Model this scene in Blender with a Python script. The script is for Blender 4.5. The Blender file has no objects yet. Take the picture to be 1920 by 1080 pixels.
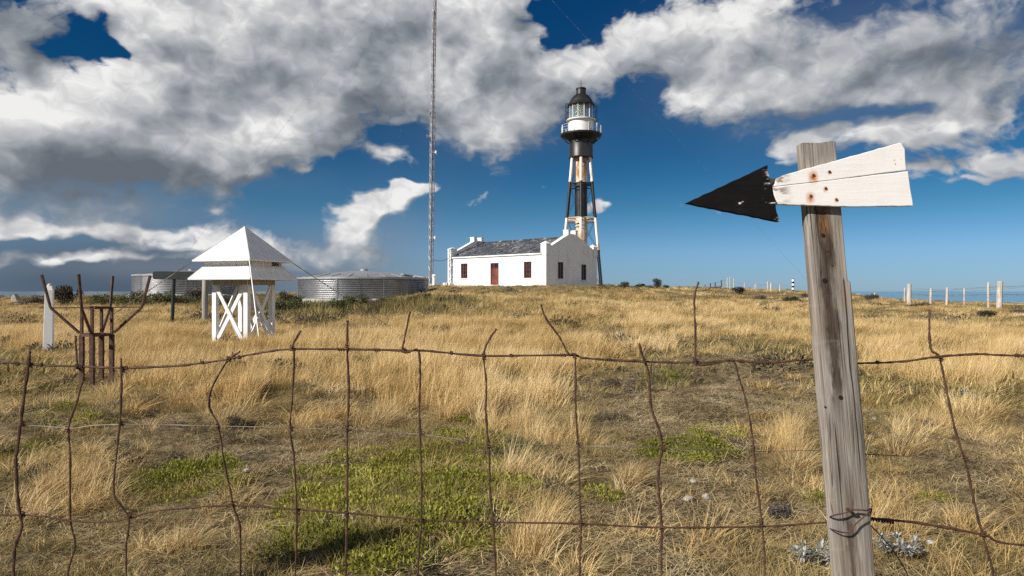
import bpy, bmesh, math, random
import numpy as np
from mathutils import Vector, Matrix, Euler
R = math.radians
random.seed(7)
rng = np.random.default_rng(11)
scene = bpy.context.scene
COL = scene.collection

# ------------------------------------------------------------------ camera
EYE, F, HROW = 1.6, 1280.0, 545.0          # eye height, focal length in px of a 1920 frame, row of the horizon
cam_d = bpy.data.cameras.new("camera")
cam_d.lens = 24.0; cam_d.sensor_width = 36.0
cam_d.shift_y = 5.0 / 1920.0
cam_d.clip_start = 0.05; cam_d.clip_end = 90000.0
cam = bpy.data.objects.new("camera", cam_d); COL.objects.link(cam)
cam.location = (0, 0, EYE); cam.rotation_euler = (R(90), 0, 0)
scene.camera = cam

# ------------------------------------------------------------------ view + light
vs = scene.view_settings
vs.view_transform = 'Standard'; vs.look = 'None'; vs.exposure = 0.40; vs.gamma = 1.0
SUN_EL, SUN_AZ = R(33), R(56)               # elevation; angle to the left of straight behind the camera
SUN_DIR = Vector((-math.sin(SUN_AZ)*math.cos(SUN_EL), -math.cos(SUN_AZ)*math.cos(SUN_EL), math.sin(SUN_EL)))
sl = bpy.data.lights.new("sun", 'SUN'); sl.energy = 5.0; sl.angle = R(0.5); sl.color = (1.0, 0.95, 0.87)
so = bpy.data.objects.new("sun", sl); COL.objects.link(so)
so.rotation_euler = SUN_DIR.to_track_quat('Z', 'Y').to_euler(); so.location = (-30, -30, 40)
scene.cycles.max_bounces = 5; scene.cycles.diffuse_bounces = 3; scene.cycles.transparent_max_bounces = 8
scene.cycles.use_adaptive_sampling = False
scene.cycles.use_denoising = False
try: scene.cycles.denoiser = 'OPENIMAGEDENOISE'; scene.cycles.denoising_input_passes = 'RGB_ALBEDO_NORMAL'; scene.cycles.denoising_prefilter = 'ACCURATE'
except Exception: pass
scene.cycles.pixel_filter_type = 'BLACKMAN_HARRIS'

# ------------------------------------------------------------------ node helpers
class NT:
    def __init__(s, nt): s.nt = nt
    def n(s, typ, **kw):
        nd = s.nt.nodes.new(typ)
        for k, v in kw.items(): setattr(nd, k, v)
        return nd
    def l(s, a, b): s.nt.links.new(a, b)
    def put(s, sock, v):
        if hasattr(v, 'is_output') or isinstance(v, bpy.types.NodeSocket): s.l(v, sock)
        else: sock.default_value = v
    def math(s, op, a, b=None, c=None, clamp=False):
        nd = s.n('ShaderNodeMath', operation=op, use_clamp=clamp)
        s.put(nd.inputs[0], a)
        if b is not None: s.put(nd.inputs[1], b)
        if c is not None: s.put(nd.inputs[2], c)
        return nd.outputs[0]
    def vmath(s, op, a, b=None):
        nd = s.n('ShaderNodeVectorMath', operation=op)
        s.put(nd.inputs[0], a)
        if b is not None: s.put(nd.inputs[1], b)
        return nd.outputs['Value'] if op in ('DOT_PRODUCT', 'LENGTH', 'DISTANCE') else nd.outputs[0]
    def chain(s, vec, after):
        """vec, computed after `after`: keeps Cycles' small shader stack free by fixing the order of evaluation"""
        nd = s.n('ShaderNodeVectorMath', operation='MULTIPLY_ADD')
        s.l(after, nd.inputs[0]); nd.inputs[1].default_value = (1e-7, 1e-7, 0); s.l(vec, nd.inputs[2])
        return nd.outputs[0]
    def mix(s, f, a, b, blend='MIX'):
        nd = s.n('ShaderNodeMix', data_type='RGBA', blend_type=blend)
        s.put(nd.inputs[0], f); s.put(nd.inputs[6], a); s.put(nd.inputs[7], b)
        return nd.outputs[2]
    def noise(s, vec, scale, detail=4.0, rough=0.55, dist=0.0, out=0, dim='3D'):
        nd = s.n('ShaderNodeTexNoise', noise_dimensions=dim)
        if vec is not None: s.l(vec, nd.inputs['Vector'])
        nd.inputs['Scale'].default_value = scale; nd.inputs['Detail'].default_value = detail
        nd.inputs['Roughness'].default_value = rough; nd.inputs['Distortion'].default_value = dist
        return nd.outputs[out]
    def mapping(s, vec, loc=(0,0,0), rot=(0,0,0), scale=(1,1,1), typ='POINT'):
        nd = s.n('ShaderNodeMapping', vector_type=typ)
        s.l(vec, nd.inputs['Vector'])
        nd.inputs['Location'].default_value = loc; nd.inputs['Rotation'].default_value = rot; nd.inputs['Scale'].default_value = scale
        return nd.outputs[0]
    def step(s, v, lo, hi, a=0.0, b=1.0):
        nd = s.n('ShaderNodeMapRange', interpolation_type='SMOOTHSTEP')
        s.put(nd.inputs[0], v)
        for i, q in zip((1, 2, 3, 4), (lo, hi, a, b)): s.put(nd.inputs[i], q)
        return nd.outputs[0]
    def ramp(s, fac, stops):
        nd = s.n('ShaderNodeValToRGB'); cr = nd.color_ramp
        while len(cr.elements) < len(stops): cr.elements.new(0.5)
        for e, (p, c) in zip(cr.elements, stops): e.position = p; e.color = (*c, 1)
        s.put(nd.inputs[0], fac)
        return nd.outputs[0]
    def xyz(s, vec):
        nd = s.n('ShaderNodeSeparateXYZ'); s.l(vec, nd.inputs[0]); return nd.outputs

# ------------------------------------------------------------------ sky and clouds (world, by direction)
world = bpy.data.worlds.new("World"); scene.world = world; world.use_nodes = True
SKY_STRENGTH = 0.080
def azel(px, row):
    u, v = (px - 960) / F, (HROW - row) / F
    return math.atan(u), math.atan(v * math.cos(math.atan(u)))
# (px, row, rx, ry, turn in degrees, weight): where the banks of cloud stand
CLOUDS = [
 (330,40,200,120,0,.75),(560,60,230,140,0,.95),(800,60,220,120,0,.95),(930,150,140,90,0,.85),(905,230,90,55,0,.62),
 (90,225,170,70,0,.85),(330,210,150,100,0,.80),(150,310,260,75,0,.85),(430,270,170,60,0,.75),(555,262,90,42,0,.55),(80,395,230,50,0,.62),
 (50,100,70,40,-25,.85),(20,20,160,55,0,.50),(140,90,52,20,28,-.62),(206,72,48,26,-18,-.66),(240,100,26,12,0,-.5),(150,55,50,14,0,-.3),(270,60,26,8,0,-.3),(225,15,55,34,0,-.25),(60,70,40,8,-20,-.3),(640,225,90,30,-12,.40),(735,235,70,36,0,-.25),(620,318,60,26,-10,-.45),(690,245,60,26,-10,-.30),(520,345,60,20,0,-.3),
 (235,436,170,13,3,.80),(40,425,70,14,0,.6),(120,487,130,11,0,1.0),(335,462,130,14,4,.75),(450,474,100,12,0,.6),(120,461,140,7,0,-.7),(260,478,50,5,0,-.3),(500,455,70,24,0,.5),(340,492,120,9,0,.5),
 (778,358,30,13,10,.85),(742,372,26,20,20,.80),(708,392,36,24,20,.95),(678,425,40,30,20,.95),(645,455,50,28,0,.7),(600,480,80,22,0,.55),(690,470,66,32,0,.45),(570,496,120,14,0,.4),(735,355,10,14,0,.4),(668,375,12,12,0,.35),
 (722,282,42,20,-15,.78),(574,322,19,11,0,.80),(378,392,17,10,0,.5),(455,322,30,12,0,.5),
 (1133,383,20,11,0,.66),(875,376,66,10,12,.42),(998,354,26,9,30,.48),(960,388,130,8,6,.26),(1000,160,70,60,0,.3),
 (1062,30,56,66,-30,-.95),(1000,70,60,45,0,.2),(990,110,40,18,30,-.3),
 (1190,95,100,50,-12,.62),(1110,125,75,42,0,.45),(1330,45,150,75,0,.58),(1440,70,160,75,0,.46),(1415,168,130,50,-5,.80),(1590,110,180,70,0,.52),(1700,120,170,50,0,.3),(1890,140,110,80,0,.35),(1300,185,60,20,-30,.3),
 (1800,60,200,100,0,.58),(1650,165,150,34,0,.45),(1625,247,140,28,-3,.80),(1525,284,120,24,-22,.68),(1865,215,130,40,0,.62),(1745,190,110,30,0,.25),
 (1885,298,95,28,0,.85),(1735,312,45,14,0,.7),(1800,333,90,10,0,.6),(1740,262,90,14,-6,.4),(1545,20,70,36,0,-.3),
 ('AZ',(75,26),18,14,0,1.0),('AZ',(110,20),22,15,0,1.1),('AZ',(145,28),22,16,0,1.1),('AZ',(-75,30),20,14,0,1.0),('AZ',(120,50),40,14,0,.9),('AZ',(172,12),18,8,0,.9),(1205,185,80,26,0,-.3),(1660,205,90,11,-8,-.5),(1560,222,70,12,-4,-.55),(1760,235,60,10,0,-.35),(1690,30,50,26,0,-.4),(1840,262,60,12,0,-.3),  # AZ banks: unseen clouds added to brighten the shaded faces
]
# dark undersides of the banks and grey rain veils
SHADES = [(180,285,250,45,0,.62),(560,190,190,45,0,.34),(120,345,240,42,0,.66),(640,110,140,45,0,.25),(800,185,130,45,0,.32),(10,25,150,60,0,1.0),(60,170,60,20,0,.2),(250,330,160,26,0,.25),(140,90,50,30,0,.25),(420,330,120,30,0,.2),
          (130,205,120,34,0,-.30),(70,110,50,24,0,-.2),(350,200,60,40,0,-.12),(510,265,50,26,0,-.25),(420,60,130,60,0,-.15),(700,420,40,40,20,.16),(200,445,200,14,0,.14),
          (1560,70,170,60,0,.30),(1330,120,80,40,0,.22),(1700,110,170,45,0,.36),(1860,130,140,70,0,.36),(940,70,110,45,0,.25),(350,500,300,10,0,.12),(900,225,60,40,0,-.10),(1420,180,90,40,0,-.15)]
VEILS = [(200,375,270,45,-8,.60),(80,400,260,50,0,.5),(640,490,150,60,15,.50),(800,330,180,80,0,.12),(520,500,160,40,0,.45),(1010,250,120,40,0,.2),(1600,130,330,120,0,.50),(420,330,160,30,0,.3),(880,250,130,40,0,.25),(730,450,60,60,0,.3),(170,498,340,22,0,.65)]
STORM = [(90,515,440,90,0,.72),(420,520,260,70,0,.50)]

def blob_sum(t, vec, blobs):
    acc = None
    for (px, row, rx, ry, turn, w) in blobs:
        if px == 'AZ':                       # given by compass angle and elevation in degrees (unseen clouds added for fill light)
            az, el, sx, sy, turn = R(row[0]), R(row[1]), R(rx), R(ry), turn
        else:
            az, el = azel(px, row); ca = math.cos(az)
            sx, sy = rx / F * ca * ca, ry / F * ca
        v = vec if acc is None else t.chain(vec, acc)
        m = t.mapping(v, (az, el, 0), (0, 0, R(turn)), (sx, sy, 1), 'TEXTURE')
        d = t.vmath('DOT_PRODUCT', m, m)
        e = t.math('POWER', 2.71828, t.math('MULTIPLY', d, -0.8))
        acc = t.math('MULTIPLY_ADD', e, w, acc if acc is not None else 0.0)
    return acc

def cloud_group():
    g = bpy.data.node_groups.new("cloud_density", 'ShaderNodeTree')
    g.interface.new_socket("azel", in_out='INPUT', socket_type='NodeSocketVector')
    g.interface.new_socket("density", in_out='OUTPUT', socket_type='NodeSocketFloat')
    g.interface.new_socket("bulk", in_out='OUTPUT', socket_type='NodeSocketFloat')
    t = NT(g); gi = t.n('NodeGroupInput'); go = t.n('NodeGroupOutput')
    p = gi.outputs[0]
    st = t.mapping(p, scale=(1.0, 1.40, 1.0))
    w1 = t.noise(st, 6.0, 2.0, 0.5, out=1, dim='2D')
    w2 = t.noise(st, 24.0, 2.0, 0.5, out=1, dim='2D')
    off = t.vmath('ADD', t.vmath('MULTIPLY', t.vmath('SUBTRACT', w1, (.5,.5,.5)), (.085,.042,0)),
                  t.vmath('MULTIPLY', t.vmath('SUBTRACT', w2, (.5,.5,.5)), (.030,.024,0)))
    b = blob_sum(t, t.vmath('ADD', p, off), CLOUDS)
    b = t.math('MINIMUM', b, 1.25)
    sw = t.vmath('ADD', st, t.vmath('MULTIPLY', off, (.8,.8,0)))
    n1 = t.noise(sw, 9.0, 6.0, 0.58, 0.0, dim='2D')
    n2 = t.noise(sw, 46.0, 4.0, 0.60, 0.0, dim='2D')
    # rounded billows: creases where the noise folds over its middle value
    n3 = t.math('ABSOLUTE', t.math('SUBTRACT', t.noise(sw, 22.0, 3.0, 0.5, 0.0, dim='2D'), 0.5))
    d = t.math('MULTIPLY_ADD', t.math('SUBTRACT', n1, 0.5), 1.30, b)
    d = t.math('MULTIPLY_ADD', t.math('SUBTRACT', n2, 0.5), 0.42, d)
    d = t.math('MULTIPLY_ADD', t.math('SUBTRACT', n3, 0.10), 0.9, d)
    t.l(d, go.inputs[0])
    n1s = t.noise(sw, 9.0, 2.6, 0.50, 0.0, dim='2D'); n3s = t.noise(sw, 26.0, 1.5, 0.5, 0.0, dim='2D')
    ds = t.math('MULTIPLY_ADD', t.math('SUBTRACT', n1s, 0.5), 1.5, b)
    ds = t.math('MULTIPLY_ADD', t.math('SUBTRACT', n3s, 0.5), 0.55, ds)
    ds = t.math('MULTIPLY_ADD', t.math('SUBTRACT', n2, 0.5), 0.16, ds)
    t.l(ds, go.inputs[1])
    return g

def build_world():
    t = NT(world.node_tree); world.node_tree.nodes.clear()
    out = t.n('ShaderNodeOutputWorld'); bg = t.n('ShaderNodeBackground')
    tc = t.n('ShaderNodeTexCoord')
    dx, dy, dz = t.xyz(tc.outputs['Generated'])[:3]
    az = t.math('ARCTAN2', dx, dy)
    hyp = t.math('SQRT', t.math('ADD', t.math('MULTIPLY', dx, dx), t.math('MULTIPLY', dy, dy)))
    el = t.math('ARCTAN2', dz, hyp)
    cmb = t.n('ShaderNodeCombineXYZ'); t.l(az, cmb.inputs[0]); t.l(el, cmb.inputs[1]); p = cmb.outputs[0]
    sky = t.n('ShaderNodeTexSky', sky_type='NISHITA')
    sky.sun_disc = False; sky.sun_elevation = SUN_EL; sky.sun_rotation = R(180) + SUN_AZ
    sky.altitude = 0; sky.air_density = 1.0; sky.dust_density = 0.1; sky.ozone_density = 3.0
    # a polarising filter deepens the blue of the clear sky with height
    hs = t.n('ShaderNodeHueSaturation'); t.l(t.step(el, 0.0, 0.20, 1.05, 1.40), hs.inputs['Saturation'])
    t.l(sky.outputs[0], hs.inputs['Color'])
    deep = t.ramp(t.step(el, -0.03, 0.26), [(0, (.28,.46,.86)), (.2, (.32,.50,.80)), (.5, (.20,.41,.55)), (1, (.10,.30,.38))])
    clear = t.mix(1.0, hs.outputs[0], deep, 'MULTIPLY')
    grp = cloud_group()
    def dens(vec):
        nd = t.n('ShaderNodeGroup'); nd.node_tree = grp; t.l(vec, nd.inputs[0]); return nd.outputs
    d0, s0 = dens(p)[:2]
    s1 = dens(t.vmath('ADD', t.chain(p, d0), (-0.022, 0.026, 0)))[1]
    pc = t.chain(p, s1)
    grad = t.math('MULTIPLY', t.math('SUBTRACT', s0, s1), 0.60)
    mott = t.noise(t.mapping(pc, scale=(1, 1.5, 1)), 8.0, 3.0, 0.50, dim='2D')
    shade = t.math('MAXIMUM', blob_sum(t, pc, SHADES), 0.0)
    lit = t.math('ADD', 0.67, t.math('MINIMUM', t.math('MAXIMUM', grad, -.32), .22))
    lit = t.math('ADD', lit, t.math('MULTIPLY', t.math('SUBTRACT', mott, 0.5), 0.72))
    bil = t.noise(t.mapping(pc, scale=(1, 1.35, 1)), 34.0, 4.0, 0.55, 0.6, dim='2D')
    lit = t.math('ADD', lit, t.math('MULTIPLY', t.math('SUBTRACT', bil, 0.5), 0.42))
    lit = t.math('SUBTRACT', lit, t.math('MULTIPLY', shade, 0.55))
    ccol = t.ramp(lit, [(0.0, (.130,.150,.178)), (.28, (.205,.230,.262)), (.58, (.385,.405,.435)), (.80, (.57,.575,.585)), (1.0, (.86,.855,.845))])
    k = 0.765 / SKY_STRENGTH
    ccol = t.mix(1.0, ccol, (k, k, k, 1), 'MULTIPLY')
    veil = t.math('MINIMUM', t.math('MAXIMUM', blob_sum(t, t.chain(p, shade), VEILS), 0.0), 0.8)
    veil = t.math('MULTIPLY', veil, t.step(t.noise(p, 6.0, 4.0, .55, dim='2D'), .25, .75, .55, 1.0))
    storm = t.math('MINIMUM', blob_sum(t, t.chain(p, veil), STORM), .9)
    cover = t.step(d0, 0.34, t.math('MULTIPLY_ADD', veil, 1.1, 0.70))
    base = t.mix(storm, clear, (.062*k, .094*k, .142*k, 1))
    base = t.mix(t.math('MULTIPLY', veil, .8), base, (.22*k, .25*k, .30*k, 1))
    col = t.mix(cover, base, ccol)
    t.l(col, bg.inputs[0]); bg.inputs[1].default_value = SKY_STRENGTH
    t.l(bg.outputs[0], out.inputs[0])
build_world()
world.cycles.sampling_method = 'MANUAL'; world.cycles.sample_map_resolution = 512

# ------------------------------------------------------------------ mesh helpers
class MB:
    def __init__(s): s.v, s.f, s.m = [], [], []
    def add(s, vs, fs, m=0):
        o = len(s.v); s.v += [tuple(map(float, q)) for q in vs]
        for f in fs: s.f.append(tuple(o + i for i in f)); s.m.append(m)
        return s
    def box(s, c, size, mat=None, m=0):
        x, y, z = (q / 2 for q in size)
        vs = [Vector((sx*x, sy*y, sz*z)) for sz in (-1, 1) for sx, sy in ((-1,-1),(1,-1),(1,1),(-1,1))]
        if mat is not None: vs = [mat @ q for q in vs]
        c = Vector(c)
        return s.add([q + c for q in vs], [(3,2,1,0),(4,5,6,7),(0,1,5,4),(1,2,6,5),(2,3,7,6),(3,0,4,7)], m)
    def beam(s, a, b, w, h=None, m=0, up=(0,0,1)):
        a, b = Vector(a), Vector(b); h = h or w; d = (b - a); L = d.length; d.normalize()
        u = Vector(up)
        if abs(d.dot(u)) > .98: u = Vector((0, 1, 0))
        sx = d.cross(u).normalized(); sy = sx.cross(d)
        M = Matrix((sx, d, sy)).transposed()
        return s.box((a + b) / 2, (w, L, h), M, m)
    def tube(s, pts, r, n=6, m=0, cap=True):
        pts = [Vector(p) for p in pts]; rs = r if isinstance(r, (list, tuple)) else [r]*len(pts)
        o = len(s.v); ref = None
        for i, p in enumerate(pts):
            d = (pts[min(i+1, len(pts)-1)] - pts[max(i-1, 0)]).normalized()
            if ref is None: ref = Vector((0,0,1)) if abs(d.z) < .9 else Vector((1,0,0))
            a = (ref - d*ref.dot(d)).normalized(); ref = a; b = d.cross(a)
            for k in range(n):
                t = 2*math.pi*k/n; s.v.append(tuple(p + (a*math.cos(t) + b*math.sin(t))*rs[i]))
        for i in range(len(pts)-1):
            for k in range(n):
                s.f.append((o+i*n+k, o+i*n+(k+1)%n, o+(i+1)*n+(k+1)%n, o+(i+1)*n+k)); s.m.append(m)
        if cap:
            s.f.append(tuple(o+k for k in reversed(range(n)))); s.m.append(m)
            s.f.append(tuple(o+(len(pts)-1)*n+k for k in range(n))); s.m.append(m)
        return s
    def lathe(s, c, prof, n=24, m=0, ms=None):
        o = len(s.v); c = Vector(c)
        for r, z in prof:
            for k in range(n):
                t = 2*math.pi*k/n; s.v.append(tuple(c + Vector((r*math.cos(t), r*math.sin(t), z))))
        for i in range(len(prof)-1):
            for k in range(n):
                s.f.append((o+i*n+k, o+i*n+(k+1)%n, o+(i+1)*n+(k+1)%n, o+(i+1)*n+k)); s.m.append(ms[i] if ms else m)
        return s
    def prism(s, poly, ext, m=0):
        """poly: 3-D points in order; ext: extrusion vector"""
        n = len(poly); poly = [Vector(p) for p in poly]; ext = Vector(ext)
        s.add(poly + [p + ext for p in poly], [tuple(reversed(range(n))), tuple(range(n, 2*n))] +
              [(i, (i+1) % n, n+(i+1) % n, n+i) for i in range(n)], m)
        return s

def mesh_obj(name, mb, mats, loc=(0,0,0), parent=None, smooth=False, bevel=0.0):
    me = bpy.data.meshes.new(name)
    L = Vector(loc)
    me.from_pydata([tuple(Vector(v) - L) for v in mb.v], [], mb.f)
    mats = mats if isinstance(mats, (list, tuple)) else [mats]
    for m in mats: me.materials.append(m)
    if len(mats) > 1: me.polygons.foreach_set('material_index', mb.m)
    bm = bmesh.new(); bm.from_mesh(me); bmesh.ops.recalc_face_normals(bm, faces=bm.faces); bm.to_mesh(me); bm.free()
    if smooth:
        me.polygons.foreach_set('use_smooth', [True]*len(me.polygons))
        try: me.set_sharp_from_angle(angle=R(38))
        except Exception: pass
    o = bpy.data.objects.new(name, me); COL.objects.link(o)
    if parent is not None: o.parent = parent
    else: o.location = L
    if bevel > 0:
        b = o.modifiers.new("edge_wear", 'BEVEL'); b.width = bevel; b.segments = 2; b.limit_method = 'ANGLE'; b.angle_limit = R(35)
    return o
def tag(o, label=None, cat=None, group=None, kind=None):
    if label: o['label'] = label
    if cat: o['category'] = cat
    if group: o['group'] = group
    if kind: o['kind'] = kind
    return o
def thing(name, label, cat, loc, group=None):
    o = bpy.data.objects.new(name, None); COL.objects.link(o); o.location = loc
    o.empty_display_size = 0.2
    return tag(o, label, cat, group)
def part(name, mb, mats, root, smooth=False, bevel=0.0, origin=None):
    """root: the thing, or a part for a sub-part; vertices are given in world space"""
    base = Vector(origin) if origin is not None else root_loc(root)
    return mesh_obj(name, mb, mats, base, root, smooth, bevel)
def root_loc(o):
    v = Vector(o.location)
    while o.parent is not None: o = o.parent; v += Vector(o.location)
    return v

# ------------------------------------------------------------------ numpy noise
def _hash(i, j, seed):
    h = (i.astype(np.int64)*374761393 + j.astype(np.int64)*668265263 + seed*974634457) & 0xffffffff
    h = ((h ^ (h >> 13)) * 1274126177) & 0xffffffff
    return ((h ^ (h >> 16)) & 0xffff) / 65535.0
def vnoise(x, y, seed=0):
    xi, yi = np.floor(x), np.floor(y); fx, fy = x-xi, y-yi
    fx = fx*fx*(3-2*fx); fy = fy*fy*(3-2*fy)
    a, b = _hash(xi, yi, seed), _hash(xi+1, yi, seed); c, d = _hash(xi, yi+1, seed), _hash(xi+1, yi+1, seed)
    return (a*(1-fx)+b*fx)*(1-fy) + (c*(1-fx)+d*fx)*fy
def fbm(x, y, seed=0, oct=4):
    s = 0; a = .5; t = 0
    for k in range(oct):
        s = s + a*vnoise(x*2**k + 17.3*k, y*2**k - 9.1*k, seed+k); t += a; a *= .55
    return s/t
def sstep(a, b, x):
    t = np.clip((x-a)/(b-a), 0, 1); return t*t*(3-2*t)

# ------------------------------------------------------------------ terrain
KPX = [-900, 0, 250, 360, 480, 600, 700, 820, 1120, 1200, 1300, 1400, 1500, 1590, 1650, 1700, 1920, 3000]
KYC = [ 95, 95, 95, 98, 98, 98, 100, 100, 100, 98, 105, 110, 100, 78, 62, 56, 48, 46]
KRW = [560,557,556,552,551,549,544, 534, 534, 539, 540, 542, 546, 552, 561, 566, 574, 582]
KEX = [1.0,1.0,1.0,1.0,1.0,1.05,1.0, .62, .60, .62, .66, .72, .75, .80, .90, 1.0, 1.0, 1.0]
def H(X, Y):
    X = np.asarray(X, float); Y = np.asarray(Y, float)
    Yp = np.maximum(Y, 1.0)
    px = np.clip(960 + F*X/Yp, -900, 3000)
    yc = np.interp(px, KPX, KYC); rw = np.interp(px, KPX, KRW); ex = np.interp(px, KPX, KEX)
    zc = EYE - (rw-HROW)/F*yc
    z0 = .012*np.clip(Y, 0, 18)
    t = np.clip((Y-18)/(yc-18), 0, 1)
    z = z0 + (zc-.216)*t**ex*sstep(-.25, .10, t)
    z = z - .24*np.exp(-((X+13)/9)**2 - ((Y-53.5)/6)**2)
    over = np.maximum(Y-yc, 0)
    z = z - 46*sstep(4, 130, over) - .012*np.minimum(over, 20)
    amp = sstep(1.0, 5.0, np.hypot(X, Y))*(1-sstep(60, 100, Y)*.6)
    z = z + amp*((fbm(X*.22, Y*.22, 3, 3)-.5)*.50 + (fbm(X*1.0, Y*1.0, 9, 3)-.5)*.24 + (fbm(X*4.1, Y*4.1, 21, 2)-.5)*.05)
    return z
def gz(x, y): return float(H(np.array([x]), np.array([y]))[0])
def P(px, row, Y): return Vector(((px-960)/F*Y, Y, EYE + (HROW-row)/F*Y))
def ground_at(px, row, y0=2.5, y1=115):
    Ys = np.linspace(y0, y1, 1600); Xs = (px-960)/F*Ys
    ray = EYE + (HROW-row)/F*Ys; h = H(Xs, Ys)
    i = np.argmax(h >= ray) if (h >= ray).any() else len(Ys)-1
    return Vector((Xs[i], Ys[i], h[i]))
def to_px(X, Y, Z): return 960 + F*X/np.maximum(Y, .1), HROW - F*(Z-EYE)/np.maximum(Y, .1)

# cover of the ground, laid out as patches: (px, row, rx, ry, weight)
TALL = [(760,720,120,75,1.0),(960,720,120,95,1.05),(880,650,240,35,.8),(1010,790,80,40,.6),(520,680,150,40,.55),(300,660,260,40,.75),(120,610,220,30,.8),(330,590,140,22,.9),
        (480,735,80,45,.75),(560,800,80,40,.5),(420,785,50,25,.7),(965,890,40,30,.9),(985,985,45,45,1.0),(1000,1010,60,50,.6),(640,620,200,20,.6),(960,580,250,22,.75),
        (1230,640,60,30,.55),(1270,585,200,18,.55),(1420,600,140,22,.65),(1720,690,180,40,.6),(1680,800,90,40,.55),(1830,760,110,60,.55),(1480,840,70,50,.6),(1650,1000,70,80,.55),
        (1740,620,200,30,.7),(60,930,90,70,.6),(170,900,80,60,.5),(330,1000,60,60,.45),(480,1000,50,60,.45),(250,740,120,30,.55),(1180,880,60,40,.45),(1060,860,50,50,.35),(520,1060,80,40,.5),(200,1040,80,40,.5),(1420,1000,80,60,.35)]
MOSS = [(790,900,130,60,1.0),(720,970,110,55,1.0),(860,950,90,60,.9),(690,1040,120,40,.7),(880,850,110,40,.7),(1265,700,60,22,.8),(1220,850,90,18,.75),(1330,850,60,20,.5),(1335,790,30,14,.5),
        (60,740,80,30,.55),(190,800,110,30,.45),(330,900,50,30,.55),(410,880,40,22,.55),(300,920,80,30,.3),(1780,935,45,18,.6),(1560,935,40,20,.4),(1110,935,40,18,.4),(560,720,60,20,.4),(40,850,60,40,.4),(700,1010,160,50,.5)]
BARE = [(1210,740,110,70,1.0),(1300,800,120,50,.8),(1400,700,110,30,.6),(1420,760,110,40,.7),(1330,950,200,70,.7),(1160,1000,130,70,.6),(1750,930,150,60,.7),(1850,1010,130,80,.6),(540,870,150,60,.7),(700,800,110,30,.6),
        (400,850,120,50,.5),(280,860,90,50,.45),(1100,800,50,60,.3),(600,760,60,30,.4),(1820,870,130,50,.5),(1500,720,120,40,.5),(1200,1060,200,40,.5),(420,1000,130,70,.4)]
HEATH_AND_SHADE = [(590,712,45,22,.8),(440,800,60,24,.9),(1150,735,40,22,.35),(620,800,50,25,.5),(110,655,110,12,.5),(60,605,80,10,.7),(600,596,140,9,.9),(750,585,110,9,.9),(450,600,70,9,.7),(870,560,60,5,.5),(1010,545,60,4,.4),(560,790,60,20,.4),(790,770,60,18,.4),(990,870,40,16,.6),(1730,600,100,5,.4),(1540,565,60,4,.5),(1180,650,60,14,.4)]  # heath; strips at the bank foot and blobs beside tussocks replace their shade
BANK = [(690,582,170,12,1.0),(560,578,60,14,.9),(830,570,60,8,.8),(600,590,120,8,.8),(300,566,140,9,.8),(200,570,60,9,.7),(440,575,60,10,.7)]
def cover(blobs, px, row):
    s = np.zeros_like(px)
    for (a, b, rx, ry, w) in blobs: s = s + w*np.exp(-.7*(((px-a)/rx)**2 + ((row-b)/ry)**2))
    return s
def fields(X, Y, Z):
    px, row = to_px(X, Y, Z); front = Y > 2
    n1 = fbm(X*.8, Y*.8, 31, 4); n2 = fbm(X*.35+5, Y*.35, 41, 4); n3 = fbm(X*2.5, Y*2.5, 51, 3)
    far = sstep(25, 60, Y)
    tall = np.where(front, cover(TALL, px, row), .2) + (n2-.5)*.9 + (n1-.5)*.7 + .16
    moss = np.where(front, cover(MOSS, px, row), 0) + (n1-.5)*1.1 + (n3-.5)*.5 - .10
    bare = np.where(front, cover(BARE, px, row), .3) + (n3-.5)*.7
    heath = np.where(front, cover(HEATH_AND_SHADE, px, row), 0) + (fbm(X*.9, Y*.9, 77, 4)-.50)*1.9
    return np.clip(tall, 0, 1.3), np.clip(moss, 0, 1.2), np.clip(bare, 0, 1.2), np.clip(heath, 0, 1.2)

# ------------------------------------------------------------------ materials
def new_mat(name):
    m = bpy.data.materials.new(name); m.use_nodes = True
    m.node_tree.nodes.clear(); t = NT(m.node_tree)
    out = t.n('ShaderNodeOutputMaterial'); bs = t.n('ShaderNodeBsdfPrincipled'); t.l(bs.outputs[0], out.inputs[0])
    return m, t, bs, out
def bump(t, bs, h, strength=.4, dist=.01):
    b = t.n('ShaderNodeBump'); b.inputs['Strength'].default_value = strength; b.inputs['Distance'].default_value = dist
    t.l(h, b.inputs['Height']); t.l(b.outputs[0], bs.inputs['Normal'])
def mat_mottled(name, stops, scale=6, detail=6, rough=.8, bumpd=.005, stretch=(1,1,1), metallic=0.0, bstr=.4, rough_var=0.0):
    m, t, bs, out = new_mat(name)
    oc = t.n('ShaderNodeTexCoord').outputs['Object']
    v = t.mapping(oc, scale=stretch)
    n = t.noise(v, scale, detail, .6, .2)
    t.l(t.ramp(n, stops), bs.inputs['Base Color'])
    bs.inputs['Roughness'].default_value = rough; bs.inputs['Metallic'].default_value = metallic
    if rough_var: t.l(t.math('MULTIPLY_ADD', n, rough_var, rough - rough_var/2), bs.inputs['Roughness'])
    if bumpd > 0: bump(t, bs, t.noise(v, scale*3, 5, .6), bstr, bumpd)
    return m

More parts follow.
